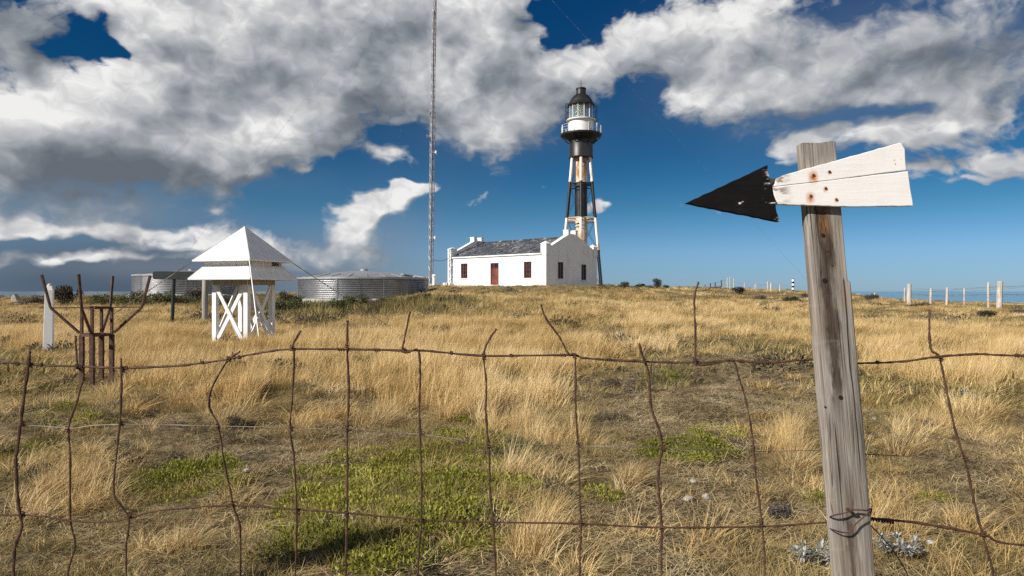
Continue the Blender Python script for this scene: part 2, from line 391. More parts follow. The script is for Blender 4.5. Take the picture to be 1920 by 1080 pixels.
def mat_ground():
    m, t, bs, out = new_mat("dry_soil_and_moss")
    oc = t.n('ShaderNodeTexCoord').outputs['Object']
    at = t.n('ShaderNodeAttribute', attribute_name='cover_mask')
    sx = t.n('ShaderNodeSeparateColor'); t.l(at.outputs['Color'], sx.inputs[0])
    tall, moss, bare = sx.outputs[0], sx.outputs[1], sx.outputs[2]
    n1 = t.noise(oc, 1.3, 8, .62); n2 = t.noise(oc, 9.0, 6, .65); n3 = t.noise(oc, 55.0, 4, .7)
    dirt = t.ramp(t.math('ADD', t.math('MULTIPLY', n2, .6), t.math('MULTIPLY', n3, .4)),
                  [(.34, (.036,.027,.014)), (.45, (.135,.100,.052)), (.55, (.30,.225,.120)), (.68, (.52,.42,.26))])
    straw = t.ramp(t.math('ADD', t.math('MULTIPLY', n1, .35), t.math('MULTIPLY', n3, .65)),
                   [(.32, (.065,.043,.017)), (.46, (.25,.168,.066)), (.60, (.48,.34,.145)), (.8, (.62,.47,.24))])
    green = t.ramp(n3, [(.3, (.060,.060,.012)), (.5, (.16,.16,.028)), (.7, (.28,.27,.060))])
    fs = t.step(t.math('ADD', tall, t.math('MULTIPLY', t.math('SUBTRACT', n2, .5), .9)), .22, .70)
    fs = t.math('MULTIPLY', fs, t.step(bare, .2, .9, .75, .25))
    c = t.mix(fs, dirt, straw)
    fm = t.step(t.math('ADD', moss, t.math('MULTIPLY', t.math('SUBTRACT', n2, .5), .8)), .34, .62)
    c = t.mix(fm, c, green)
    t.l(c, bs.inputs['Base Color']); bs.inputs['Roughness'].default_value = .95
    bs.inputs['Specular IOR Level'].default_value = .15
    bump(t, bs, t.math('ADD', t.math('MULTIPLY', n2, .6), t.math('MULTIPLY', n3, .5)), 1.0, .09)
    return m

def mat_blades(name, stops, transl=.3, rough=.7):
    """dry or green leaves; every tuft has its own tint and every blade its own shade"""
    m, t, bs, out = new_mat(name)
    a = t.n('ShaderNodeAttribute', attribute_name='tint', attribute_type='INSTANCER')
    b = t.n('ShaderNodeAttribute', attribute_name='shade_of_leaf')
    f = t.math('ADD', t.math('MULTIPLY', a.outputs['Fac'], .62), t.math('MULTIPLY', b.outputs['Fac'], .38))
    c = t.ramp(f, stops)
    t.l(c, bs.inputs['Base Color']); bs.inputs['Roughness'].default_value = rough
    bs.inputs['Specular IOR Level'].default_value = .25
    tr = t.n('ShaderNodeBsdfTranslucent'); t.l(c, tr.inputs[0])
    mx = t.n('ShaderNodeMixShader'); mx.inputs[0].default_value = transl
    t.l(bs.outputs[0], mx.inputs[1]); t.l(tr.outputs[0], mx.inputs[2]); t.l(mx.outputs[0], out.inputs[0])
    return m
def mat_leaf(name, stops, transl=.2):
    m, t, bs, out = new_mat(name)
    b = t.n('ShaderNodeAttribute', attribute_name='shade_of_leaf')
    c = t.ramp(b.outputs['Fac'], stops)
    t.l(c, bs.inputs['Base Color']); bs.inputs['Roughness'].default_value = .7
    tr = t.n('ShaderNodeBsdfTranslucent'); t.l(c, tr.inputs[0])
    mx = t.n('ShaderNodeMixShader'); mx.inputs[0].default_value = transl
    t.l(bs.outputs[0], mx.inputs[1]); t.l(tr.outputs[0], mx.inputs[2]); t.l(mx.outputs[0], out.inputs[0])
    return m

def mat_paint_rust(name, paint, rust_lo, rust_hi, amount=.5, scale=1.2, rough=.5, stretch=(1,1,.35)):
    m, t, bs, out = new_mat(name)
    oc = t.n('ShaderNodeTexCoord').outputs['Object']
    v = t.mapping(oc, scale=stretch)
    n = t.noise(v, scale, 8, .65, .3); n2 = t.noise(v, scale*5, 5, .6)
    f = t.step(t.math('ADD', n, t.math('MULTIPLY', t.math('SUBTRACT', n2, .5), .35)), 1-amount-.12, 1-amount+.12)
    rust = t.mix(n2, rust_lo, rust_hi)
    pc = t.mix(t.math('MULTIPLY', n2, .25), paint, tuple(q*.7 for q in paint[:3])+(1,))
    t.l(t.mix(f, pc, rust), bs.inputs['Base Color']); bs.inputs['Roughness'].default_value = rough
    t.l(t.math('MULTIPLY_ADD', f, .3, rough), bs.inputs['Roughness'])
    bump(t, bs, n2, .25, .01)
    return m

def mat_wood_post():
    m, t, bs, out = new_mat("weathered_grey_wood")
    oc = t.n('ShaderNodeTexCoord').outputs['Object']
    v = t.mapping(oc, scale=(1, 1, .045))
    grain = t.noise(v, 95, 6, .62, .6); broad = t.noise(t.mapping(oc, scale=(1,1,.10)), 16, 5, .6, .3)
    fine = t.noise(t.mapping(oc, scale=(1,1,.02)), 260, 3, .6)
    c = t.ramp(t.math('ADD', t.math('MULTIPLY', grain, .6), t.math('MULTIPLY', broad, .4)),
               [(.30, (.055,.046,.038)), (.42, (.17,.145,.122)), (.54, (.27,.24,.21)), (.70, (.45,.415,.375))])
    warm = t.step(t.noise(oc, 5.5, 3, .5), .45, .7)
    c = t.mix(t.math('MULTIPLY', warm, .35), c, (.26,.185,.12,1))
    x, y, z = t.xyz(oc)[:3]
    # dark run-off stain below the old bolt holes, wandering down the middle of the face
    wob = t.math('MULTIPLY', t.math('SUBTRACT', t.noise(t.mapping(oc, scale=(0,0,1)), 3.0, 3, .5), .5), .045)
    ax = t.math('ABSOLUTE', t.math('ADD', t.math('ADD', x, wob), .006))
    wid = t.step(z, 1.28, 1.50, .020, .040)
    blot = t.noise(t.mapping(oc, scale=(1, 1, .30)), 26, 5, .65, .5)
    st = t.step(t.math('ADD', ax, t.math('MULTIPLY', t.math('SUBTRACT', blot, .5), .060)), .006, wid, 1.0, 0.0)
    rng_z = t.math('MULTIPLY', t.step(z, 1.08, 1.30), t.step(z, 1.83, 1.88, 1, 0))
    st2 = t.math('MULTIPLY', t.step(z, .52, .60), t.step(z, .78, .83, 1, 0))
    st = t.math('MULTIPLY', st, t.math('MAXIMUM', rng_z, t.math('MULTIPLY', st2, .8)))
    st = t.math('MULTIPLY', st, t.step(y, -.0175, -.012, 1, 0))
    c = t.mix(t.math('MULTIPLY', st, t.step(blot, .30, .66, .97, .75)), c, (.042,.026,.016,1))
    orange = t.math('MULTIPLY', t.step(t.vmath('LENGTH', t.vmath('MULTIPLY', t.vmath('SUBTRACT', oc, (-.012, -.021, 1.79)), (1, 1, .55))), .008, .034, 1, 0), t.step(blot, .40, .58))
    c = t.mix(t.math('MULTIPLY', orange, .8), c, (.30,.13,.035,1))
    # the long split beside the right corner
    sw = t.math('ADD', x, t.math('MULTIPLY', t.math('SUBTRACT', t.noise(t.mapping(oc, scale=(0,0,1)), 2.6, 3, .5), .5), .03))
    split = t.math('MULTIPLY', t.step(t.math('ABSOLUTE', t.math('SUBTRACT', sw, .047)), .0012, .0034, 1, 0), t.math('MULTIPLY', t.step(z, .90, 1.0), t.step(z, 1.60, 1.61, 1, 0)))
    c = t.mix(t.math('MULTIPLY', split, .9), c, (.014,.011,.009,1))
    # drying cracks
    cr = t.noise(t.mapping(oc, scale=(1,1,.022)), 34, 2, .5, .2)
    crack = t.step(t.math('ABSOLUTE', t.math('SUBTRACT', cr, .5)), .0, .012, 1, 0)
    crack = t.math('MULTIPLY', crack, t.step(t.noise(oc, 2.2, 2, .5), .42, .60))
    rings = t.step(t.noise(t.mapping(oc, scale=(.15,.15,1)), 26, 3, .6), .62, .70)
    c = t.mix(t.math('MULTIPLY', rings, .07), c, (.55,.52,.48,1))
    c = t.mix(t.math('MULTIPLY', crack, .85), c, (.018,.014,.012,1))
    t.l(c, bs.inputs['Base Color']); bs.inputs['Roughness'].default_value = .88
    bs.inputs['Specular IOR Level'].default_value = .2
    h = t.math('SUBTRACT', t.math('ADD', t.math('MULTIPLY', grain, .7), t.math('MULTIPLY', fine, .3)), crack)
    bump(t, bs, h, .75, .006)
    return m

def mat_sign_white(nails, origin):
    m, t, bs, out = new_mat("chalky_white_paint")
    oc = t.n('ShaderNodeTexCoord').outputs['Object']
    g = t.noise(t.mapping(oc, rot=(0, R(-6), 0), scale=(.06, 1, 1)), 70, 5, .6, .4)
    d = t.noise(oc, 9, 6, .65)
    c = t.ramp(d, [(.25, (.72,.68,.64)), (.5, (.80,.77,.74)), (.8, (.83,.80,.77))])
    c = t.mix(t.math('MULTIPLY', t.step(g, .60, .74), .16), c, (.42,.38,.33,1))
    # bare wood where the paint wore through at the head end
    x, y, z = t.xyz(oc)[:3]
    flake = t.math('MULTIPLY', t.step(x, -.155, -.195), t.step(t.noise(t.mapping(oc, scale=(.3,1,1)), 38, 4, .6), .46, .56))
    c = t.mix(t.math('MULTIPLY', flake, .8), c, (.20,.15,.10,1))
    nn = t.noise(oc, 42, 5, .62)
    for (nx, nz, rad, amt) in nails:
        q = t.vmath('SUBTRACT', oc, (nx, 0, nz - rad*.32))
        q = t.vmath('MULTIPLY', q, (1.0, 0.0, .78))
        dd = t.math('ADD', t.vmath('LENGTH', q), t.math('MULTIPLY', t.math('SUBTRACT', nn, .5), rad*.9))
        f = t.step(dd, rad*.15, rad*1.05, amt, 0.0)
        c = t.mix(f, c, (.60,.24,.07,1))
        f2 = t.step(dd, rad*.05, rad*.42, amt, 0.0)
        c = t.mix(f2, c, (.17,.055,.02,1))
    t.l(c, bs.inputs['Base Color']); bs.inputs['Roughness'].default_value = .62
    bump(t, bs, t.math('ADD', g, t.math('MULTIPLY', nn, .3)), .35, .003)
    return m
def mat_sign_black():
    m, t, bs, out = new_mat("worn_black_paint")
    oc = t.n('ShaderNodeTexCoord').outputs['Object']
    g = t.noise(t.mapping(oc, scale=(.08, 1, 1)), 60, 5, .62, .5); d = t.noise(oc, 14, 6, .65)
    c = t.ramp(d, [(.3, (.004,.0038,.0042)), (.6, (.008,.0072,.0072)), (.8, (.018,.015,.013))])
    chip = t.math('MULTIPLY', t.step(t.noise(t.mapping(oc, scale=(.35,1,1.3)), 26, 4, .6, .8), .665, .70), t.step(g, .42, .55))
    x, y, z = t.xyz(oc)[:3]
    # the white undercoat shows along the broken right edge and the top rim
    edge = t.math('MULTIPLY', t.step(x, .045, .090), t.step(t.noise(t.mapping(oc, scale=(.25,1,1)), 34, 6, .7), .545, .60))
    c = t.mix(t.math('MAXIMUM', chip, edge), c, (.62,.58,.54,1))
    t.l(c, bs.inputs['Base Color']); bs.inputs['Roughness'].default_value = .75
    bs.inputs['Specular IOR Level'].default_value = .12
    bump(t, bs, g, .8, .004)
    return m
def mat_glass(name, tint=(.85,.95,.95,1)):
    m, t, bs, out = new_mat(name)
    bs.inputs['Base Color'].default_value = tint; bs.inputs['Roughness'].default_value = .05
    bs.inputs['Transmission Weight'].default_value = .9; bs.inputs['IOR'].default_value = 1.1
    return m

M = {}
M['ground'] = mat_ground()
M['dry'] = mat_blades("dry_golden_grass", [(.05, (.14,.085,.032)), (.33, (.45,.305,.120)), (.60, (.70,.505,.230)), (.9, (.83,.68,.41))], .30)
M['olive'] = mat_blades("olive_short_grass", [(.1, (.085,.075,.024)), (.5, (.28,.215,.080)), (.9, (.56,.43,.19))], .25)
M['mossleaf'] = mat_blades("green_moss_leaves", [(.1, (.075,.080,.012)), (.5, (.22,.225,.028)), (.9, (.42,.39,.075))], .25)
M['litter'] = mat_blades("bleached_straw_litter", [(.1, (.10,.070,.034)), (.42, (.34,.25,.125)), (.72, (.60,.47,.26)), (.95, (.78,.68,.48))], .1)
M['heath'] = mat_blades("dark_heath_twigs", [(.1, (.018,.015,.011)), (.5, (.062,.052,.036)), (.9, (.15,.13,.095))], .1)
def mat_plaster(name, s1, s2, amt, bd):
    m, t, bs, out = new_mat(name)
    oc = t.n('ShaderNodeTexCoord').outputs['Object']
    n = t.noise(oc, s1, 8, .62); st = t.noise(t.mapping(oc, scale=(1, 1, .10)), s2, 5, .6, .4); pt = t.noise(oc, s1*.35, 3, .5)
    c = t.ramp(n, [(.25, (.70,.685,.665)), (.5, (.79,.78,.765)), (.8, (.84,.83,.82))])
    c = t.mix(t.math('MULTIPLY', t.step(st, .50, .72), amt), c, (.40,.36,.30,1))
    c = t.mix(t.math('MULTIPLY', t.step(pt, .55, .62), amt*.6), c, (.62,.61,.60,1))
    t.l(c, bs.inputs['Base Color']); bs.inputs['Roughness'].default_value = .8
    bump(t, bs, t.math('ADD', n, st), .2, bd)
    return m
M['white'] = mat_plaster("white_limewash", 1.1, 2.2, .26, .004)
M['whitewood'] = mat_plaster("white_painted_board", 3.0, 9.0, .34, .003)
M['shade_wood'] = mat_mottled("shade_grey_board", [(.3, (.26,.23,.20)), (.7, (.42,.38,.33))], 5, 5, .8, .003)  # greyed copy of the white boards: shade under the roof put into colour
M['concrete'] = mat_mottled("pale_concrete", [(.25, (.34,.32,.29)), (.5, (.48,.46,.42)), (.8, (.58,.55,.50))], 1.5, 8, .9, .01)
M['hole'] = mat_mottled("shaded_bolt_hole", [(.3, (.004,.003,.003)), (.7, (.012,.008,.006))], 30, 4, 1.0, .002)  # near-black discs: the shade inside the holes put into the colour
M['rustdark'] = mat_mottled("dark_rusted_iron", [(.3, (.022,.013,.010)), (.5, (.060,.027,.017)), (.72, (.145,.060,.030))], 22, 6, .8, .004, bstr=.7)
M['rustwire'] = mat_mottled("rusted_wire", [(.3, (.028,.016,.011)), (.5, (.078,.036,.020)), (.75, (.17,.080,.040))], 38, 5, .75, .003, metallic=.25, bstr=.8)
M['galvwire'] = mat_mottled("weathered_galvanised_wire", [(.38, (.06,.035,.022)), (.52, (.17,.125,.09)), (.66, (.46,.42,.36))], 2.2, 5, .6, .001, metallic=.3)
M['post'] = mat_wood_post()
M['greywood'] = mat_mottled("silvered_timber", [(.3, (.17,.15,.13)), (.5, (.28,.255,.225)), (.75, (.40,.37,.33))], 14, 6, .9, .006, (1,1,.08))
M['palewood'] = mat_mottled("sun_bleached_timber", [(.3, (.28,.235,.19)), (.5, (.46,.41,.355)), (.75, (.62,.565,.51))], 12, 6, .9, .006, (1,1,.15))
M['darkgreen'] = mat_mottled("dark_green_enamel", [(.3, (.006,.010,.009)), (.7, (.016,.026,.022))], 5, 5, .45, .001)
M['black'] = mat_mottled("black_marine_paint", [(.3, (.010,.010,.010)), (.55, (.017,.016,.016)), (.8, (.045,.034,.027))], 1.0, 8, .42, .008, (1,1,.4), rough_var=.2)
M['whiterust'] = mat_paint_rust("white_paint_with_rust", (.80,.70,.56,1), (.26,.095,.03,1), (.62,.36,.15,1), .50, .9)
M['legpaint'] = mat_paint_rust("leg_paint_rust_runs", (.82,.77,.70,1), (.30,.13,.05,1), (.62,.40,.22,1), .40, 1.6)
M['whitepaint'] = mat_paint_rust("white_paint_lightly_stained", (.80,.78,.75,1), (.30,.16,.08,1), (.55,.36,.2,1), .25, 1.2)
M['galv'] = mat_mottled("galvanised_lattice", [(.3, (.30,.29,.29)), (.7, (.55,.54,.53))], 3, 5, .5, .001, metallic=.5)
M['glass'] = mat_glass("lantern_glass")
M['lens'] = mat_mottled("brass_and_crystal_lens", [(.3, (.10,.085,.04)), (.5, (.28,.27,.20)), (.75, (.55,.60,.58))], 3, 4, .25, .01, (1,1,4))
M['maroon'] = mat_mottled("maroon_flaking_paint", [(.28, (.040,.014,.012)), (.5, (.13,.026,.020)), (.68, (.21,.045,.030)), (.82, (.30,.20,.15))], 5, 7, .6, .004, (1,1,.5))
M['doorpaint'] = mat_mottled("faded_red_door_paint", [(.28, (.045,.018,.013)), (.48, (.14,.030,.019)), (.62, (.22,.060,.030)), (.78, (.12,.12,.075))], 1.6, 6, .6, .004, (1,1,.6))
def mat_dark_pane():
    m, t, bs, out = new_mat("dark_window_glass")
    oc = t.n('ShaderNodeTexCoord').outputs['Object']
    t.l(t.ramp(t.noise(oc, 2.0, 4, .6), [(.3, (.012,.010,.012)), (.7, (.055,.035,.035))]), bs.inputs['Base Color'])
    bs.inputs['Roughness'].default_value = .12
    return m
M['pane'] = mat_dark_pane()
def mat_slate():
    m, t, bs, out = new_mat("weathered_slate_roofing")
    oc = t.n('ShaderNodeTexCoord').outputs['Object']
    v = t.mapping(oc, rot=(0,0,R(43)))
    br = t.n('ShaderNodeTexBrick'); t.l(v, br.inputs['Vector'])
    br.inputs['Scale'].default_value = 1.0; br.inputs['Brick Width'].default_value = .55; br.inputs['Row Height'].default_value = .30
    br.inputs['Mortar Size'].default_value = .012
    br.inputs['Color1'].default_value = (.028,.032,.038,1); br.inputs['Color2'].default_value = (.060,.066,.074,1); br.inputs['Mortar'].default_value = (.02,.02,.022,1)
    n = t.noise(t.mapping(v, scale=(.6,1.6,1)), 2.6, 9, .68, 1.2)
    n2 = t.noise(v, .35, 3, .5)
    worn = t.step(t.math('ADD', n, t.math('MULTIPLY', t.math('SUBTRACT', n2, .5), .30)), .54, .60)
    c = t.mix(t.math('MULTIPLY', worn, .72), br.outputs[0], (.36,.37,.38,1))
    t.l(c, bs.inputs['Base Color']); bs.inputs['Roughness'].default_value = .7
    bump(t, bs, t.math('ADD', n, br.outputs['Fac']), .5, .02)
    return m
M['slate'] = mat_slate()
def mat_tank():
    m, t, bs, out = new_mat("corrugated_galvanised_steel")
    oc = t.n('ShaderNodeTexCoord').outputs['Object']
    n = t.noise(oc, .9, 7, .6); sp = t.n('ShaderNodeTexVoronoi'); t.l(oc, sp.inputs['Vector']); sp.inputs['Scale'].default_value = 14
    c = t.ramp(t.math('ADD', t.math('MULTIPLY', n, .7), t.math('MULTIPLY', sp.outputs['Distance'], .4)), [(.3, (.30,.30,.31)), (.6, (.46,.46,.465)), (.85, (.56,.56,.555))])
    st = t.step(t.noise(t.mapping(oc, scale=(1,1,.12)), 1.6, 5, .6), .56, .72)
    c = t.mix(t.math('MULTIPLY', st, .35), c, (.24,.20,.17,1))
    t.l(c, bs.inputs['Base Color']); bs.inputs['Metallic'].default_value = 1.0; bs.inputs['Roughness'].default_value = .36
    return m
M['tank'] = mat_tank()
M['tankroof'] = mat_mottled("galvanised_roof_sheet", [(.3, (.27,.275,.28)), (.7, (.42,.425,.43))], .8, 6, .5, .004, metallic=.5)
def mat_sea():
    m, t, bs, out = new_mat("sea_water")
    oc = t.n('ShaderNodeTexCoord').outputs['Object']
    bs.inputs['Base Color'].default_value = (.03,.08,.12,1); bs.inputs['Roughness'].default_value = .12; bs.inputs['IOR'].default_value = 1.33
    bump(t, bs, t.math('ADD', t.noise(oc, .05, 5, .6), t.noise(oc, .4, 4, .6)), .035, .6)
    return m
M['sea'] = mat_sea()
M['stone'] = mat_mottled("pale_field_stone", [(.3, (.20,.18,.16)), (.55, (.38,.35,.32)), (.8, (.55,.52,.48))], 7, 7, .9, .02)
M['shrub_dark'] = mat_leaf("dark_shrub_leaves", [(.1, (.012,.014,.008)), (.5, (.040,.040,.020)), (.9, (.095,.085,.045))])
M['shrub_green'] = mat_leaf("green_shrub_leaves", [(.1, (.022,.028,.010)), (.5, (.070,.085,.026)), (.9, (.17,.17,.060))])
M['shrub_grey'] = mat_leaf("grey_brown_shrub_twigs", [(.1, (.045,.036,.032)), (.5, (.120,.098,.085)), (.9, (.24,.205,.18))])
M['shrub_silver'] = mat_leaf("silver_leaved_plant", [(.1, (.12,.12,.105)), (.5, (.30,.30,.27)), (.9, (.55,.55,.51))])
M['twig'] = mat_mottled("brown_twig_bark", [(.3, (.035,.025,.018)), (.7, (.10,.075,.055))], 20, 4, .9, .002)

# ================================================================== SETTING
def build_terrain():
    front = np.radians(np.arange(-50, 50.01, .16)); back = np.radians(np.arange(55, 306, 5.0))
    ang = np.concatenate([front, back]); na = len(ang)
    rad = np.concatenate([[.15,.4,.7,1.0], np.arange(1.3, 6, .055), np.geomspace(6, 240, 330)]); nr = len(rad)
    A, Rr = np.meshgrid(ang, rad)
    X = Rr*np.sin(A); Y = Rr*np.cos(A)
    Z = H(X, np.maximum(Y, -30)*(Y > 0) + np.where(Y > 0, 0, 1.0))
    Z = np.where(np.cos(A) > .3, Z, np.minimum(Z, .3) - 46*sstep(60, 200, Rr))
    co = np.stack([X, Y, Z], -1).reshape(-1, 3)
    i, j = np.meshgrid(np.arange(nr-1), np.arange(na), indexing='ij'); j2 = (j+1) % na
    q = np.stack([i*na+j, i*na+j2, (i+1)*na+j2, (i+1)*na+j], -1).reshape(-1, 4)
    q = q[:, ::-1]
    me = bpy.data.meshes.new("ground")
    me.vertices.add(len(co)); me.vertices.foreach_set('co', co.ravel())
    me.loops.add(q.size); me.loops.foreach_set('vertex_index', q.ravel().astype(np.int32))
    me.polygons.add(len(q)); me.polygons.foreach_set('loop_start', np.arange(0, q.size, 4, dtype=np.int32))
    me.polygons.foreach_set('use_smooth', np.ones(len(q), bool))
    me.update(calc_edges=True)
    T, Mo, B, Hh = fields(co[:,0], co[:,1], co[:,2])
    ca = me.attributes.new('cover_mask', 'FLOAT_COLOR', 'POINT')
    ca.data.foreach_set('color', np.stack([T, Mo, B, Hh], -1).astype(np.float32).ravel())
    me.materials.append(M['ground'])
    o = bpy.data.objects.new("ground", me); COL.objects.link(o)
    tag(o, "dry grassy ground rising to a low ridge under the house", "ground", kind='structure')
build_terrain()
def build_sea():
    mb = MB(); n = 96; rs = [60, 150, 400, 1000, 3000, 9000, 40000]
    mb.lathe((0, 0, -40), [(r, 0) for r in rs], n)
    mb.add([(60*math.cos(2*math.pi*k/n), 60*math.sin(2*math.pi*k/n), -40) for k in range(n)], [tuple(range(n))])
    o = mesh_obj("sea", mb, M['sea'], smooth=True)
    tag(o, "dark open sea at the foot of the land", "sea", kind='structure')
build_sea()

# ================================================================== HOUSE
HN = Vector((3.75, 75, 0)); HF = Vector((-.73, .683, 0)).normalized(); HG = Vector((.683, .73, 0)).normalized()
NF, NG = -HG, -HF                                      # outward normals of the long front and of the gable end
LF, LG = 16.1, 9.4
Z0, ZE, ZR = 1.2, 5.80, 7.80
def on_front(px, row):
    u = (px-960)/F; t = (HN.x - HN.y*u)/(-HF.x + HF.y*u); Y = HN.y + HF.y*t
    return t, EYE + (HROW-row)/F*Y
def on_gable(px, row):
    u = (px-960)/F; w = (HN.y*u - HN.x)/(HG.x - HG.y*u); Y = HN.y + HG.y*w
    return w, EYE + (HROW-row)/F*Y
def wall_open(mb, o, d, nrm, L, z0, z1, ops, depth=.20, start=0.0):
    """wall sheet with openings (a0,a1,b0,b1) and their reveals"""
    xs = sorted({start, L, *[q for a in ops for q in a[:2]]}); zs = sorted({z0, z1, *[q for a in ops for q in a[2:]]})
    pt = lambda s, z, k=0: Vector((o.x, o.y, 0)) + d*s + nrm*k + Vector((0, 0, z))
    for i in range(len(xs)-1):
        for j in range(len(zs)-1):
            cx, cz = (xs[i]+xs[i+1])/2, (zs[j]+zs[j+1])/2
            if any(a[0] < cx < a[1] and a[2] < cz < a[3] for a in ops): continue
            mb.add([pt(xs[i], zs[j]), pt(xs[i+1], zs[j]), pt(xs[i+1], zs[j+1]), pt(xs[i], zs[j+1])], [(0,1,2,3)])
    for a0, a1, b0, b1 in ops:
        c = [(a0,b0),(a1,b0),(a1,b1),(a0,b1)]
        for k in range(4):
            (p, q), (r, s) = c[k], c[(k+1) % 4]
            mb.add([pt(p,q), pt(r,s), pt(r,s,-depth), pt(p,q,-depth)], [(0,1,2,3)])
def rect_front(x0, x1, r0, r1):
    a, _ = on_front(x1, r0); b, _ = on_front(x0, r0); m = (x0+x1)/2
    return (a, b, on_front(m, r1)[1], on_front(m, r0)[1])
def rect_gable(x0, x1, r0, r1):
    a, _ = on_gable(x0, r0); b, _ = on_gable(x1, r0); m = (x0+x1)/2
    return (a, b, on_gable(m, r1)[1], on_gable(m, r0)[1])
def build_house():
    root = thing("lighthouse_keepers_house", "long white house with slate roof and stepped white gable ends beside the lighthouse", "house", (HN.x, HN.y, 2.0))
    fops = [rect_front(864,876.5,494,522), rect_front(919.5,935,493,534), rect_front(982,996.5,490.5,521.5)]
    gops = [rect_gable(1046,1056.5,491.5,522.5), rect_gable(1090,1099.5,496,525)]
    mb = MB()
    wall_open(mb, HN, HF, NF, LF, Z0, ZE, fops)
    wall_open(mb, HN, HG, NG, LG, Z0, ZE+.55, gops)
    # back wall and far gable
    pt = lambda s, w, z: Vector((HN.x, HN.y, 0)) + HF*s + HG*w + Vector((0,0,z))
    mb.add([pt(0,LG,Z0), pt(LF,LG,Z0), pt(LF,LG,ZE), pt(0,LG,ZE)], [(0,1,2,3)])
    mb.add([pt(LF,0,Z0), pt(LF,LG,Z0), pt(LF,LG,ZE), pt(LF,0,ZE)], [(0,1,2,3)])
    # inner floor so that openings never look through
    wallo = part("wall", mb, M['white'], root)
    # gable parapets: shoulders, raking slopes, a short flat top
    for s0, s1 in ((0.0, .60), (LF-.60, LF)):
        mb = MB(); zs, zt, zb = 6.50, 8.12, ZE+.55 if s0 == 0 else ZE
        prof = [(0,zb),(LG,zb),(LG,zs),(LG-.72,zs),(LG/2+.55,zt),(LG/2-.55,zt),(.72,zs),(0,zs)]
        mb.prism([pt(s0, w, z) for w, z in prof], HF*(s1-s0))
        if s0 == 0:   # lower inside leaf behind the gable sheet
            mb.prism([pt(.012, w, z) for w, z in ((.012,ZE-.4),(LG-.012,ZE-.4),(LG-.012,zb-.004),(.012,zb-.004))], HF*(s1-.02))
        part("gable_parapet", mb, M['white'], root)
        # corner pillars with pyramid caps
        for w0, w1 in ((-.06, .74), (LG-.74, LG+.06)):
            a0, a1 = (s0-.06, s1+.14) if s0 == 0 else (s0-.16, s1+.06)
            mb = MB()
            mb.prism([pt(a0,w0,ZE-.25 if w0 < 0 and s0 == 0 else (Z0 if w0 < 0 else ZE-.2)), pt(a1,w0,ZE-.25 if w0 < 0 and s0 == 0 else (Z0 if w0 < 0 else ZE-.2)),
                      pt(a1,w0,6.74), pt(a0,w0,6.74)], HG*(w1-w0))
            e = .05; b = [pt(a0-e,w0-e,6.742), pt(a1+e,w0-e,6.742), pt(a1+e,w1+e,6.742), pt(a0-e,w1+e,6.742)]
            b2 = [q + Vector((0,0,.06)) for q in b]; ap = pt((a0+a1)/2,(w0+w1)/2,7.12)
            mb.add(b + b2 + [ap], [(3,2,1,0),(0,1,5,4),(1,2,6,5),(2,3,7,6),(3,0,4,7),(4,5,8),(5,6,8),(6,7,8),(7,4,8)])
            part("corner_pillar", mb, M['white'], root)
        for wc in (LG/2-.66, LG/2+.66):
            mb = MB(); sc = (s0+s1)/2
            M3 = Matrix((HF, HG, Vector((0,0,1)))).transposed()
            mb.box(pt(sc, wc, 8.20), (.72, .42, .52), M3); mb.box(pt(sc, wc, 8.50), (.82, .52, .09), M3)
            part("gable_finial", mb, M['white'], root)
    mb = MB(); M3 = Matrix((HF, HG, Vector((0,0,1)))).transposed()
    mb.box(pt(LF-.3, -.35, 1.95), (1.3, .6, 1.3), M3); part("buttress", mb, M['white'], root, bevel=.06)
    # roof: two slopes with a ragged eave, slightly sagging
    mb = MB(); n = 40
    for side in (0, 1):
        we, wr = (-.16, LG/2) if side == 0 else (LG+.16, LG/2)
        o = len(mb.v); rows = 10
        for i in range(n+1):
            s = .605 + (LF-1.21)*i/n
            for j in range(rows+1):
                k = j/rows; w = we + (wr-we)*k
                z = ZE-.02 + (ZR-ZE+.02)*k + .035*math.sin(i*.7+j*1.9)*(.4+k*.6)
                mb.v.append(tuple(pt(s, w, z)))
        for i in range(n):
            for j in range(rows):
                a = o+i*(rows+1)+j; mb.f.append((a, a+rows+1, a+rows+2, a+1)); mb.m.append(0)
    roof = part("roof", mb, M['slate'], root)
    sd = roof.modifiers.new("slab", 'SOLIDIFY'); sd.thickness = .09; sd.offset = -1
    mb = MB(); mb.beam(pt(.61, LG/2, ZR+.03), pt(LF-.61, LG/2, ZR+.03), .30, .12); part("ridge_cap", mb, M['slate'], roof)
    # loose slates standing up near the ridge
    for k in range(34):
        mb = MB()
        s = .9 + random.random()*(LF-1.8); w = random.random()**.6*LG/2*.95; z = ZE + (ZR-ZE)*w/(LG/2) + .08
        rot = Euler((random.uniform(-.5,.5), random.uniform(-.4,.4), random.random()*3)).to_matrix()
        mb.box(pt(s, w, z), (.36, .22, .02), rot)
        part("lifted_slate", mb, M['galv'], roof)
    mb = MB(); mb.beam(pt(.62, -.10, ZE-.10), pt(LF-.62, -.10, ZE-.10), .16, .14); part("eave_moulding", mb, M['white'], root)
    # windows and door
    def window(d, nrm, r, cols, rows, fm, lintel=True):
        a0, a1, b0, b1 = r; q = lambda s, z, k: Vector((HN.x, HN.y, 0)) + d*s + nrm*k + Vector((0,0,z))
        mb = MB(); fw = .09
        for (s, e) in (((a0, b0), (a0, b1)), ((a1, b0), (a1, b1))):
            sg = fw/2 if s[0] == a0 else -fw/2
            mb.beam(q(s[0]+sg, b0, -.13), q(s[0]+sg, b1, -.13), fw, .08, up=nrm)
        for z in (b0+fw/2, b1-fw/2): mb.beam(q(a0+fw, z, -.13), q(a1-fw, z, -.13), .08, fw)
        f = part("window", mb, fm, root)
        mb = MB()
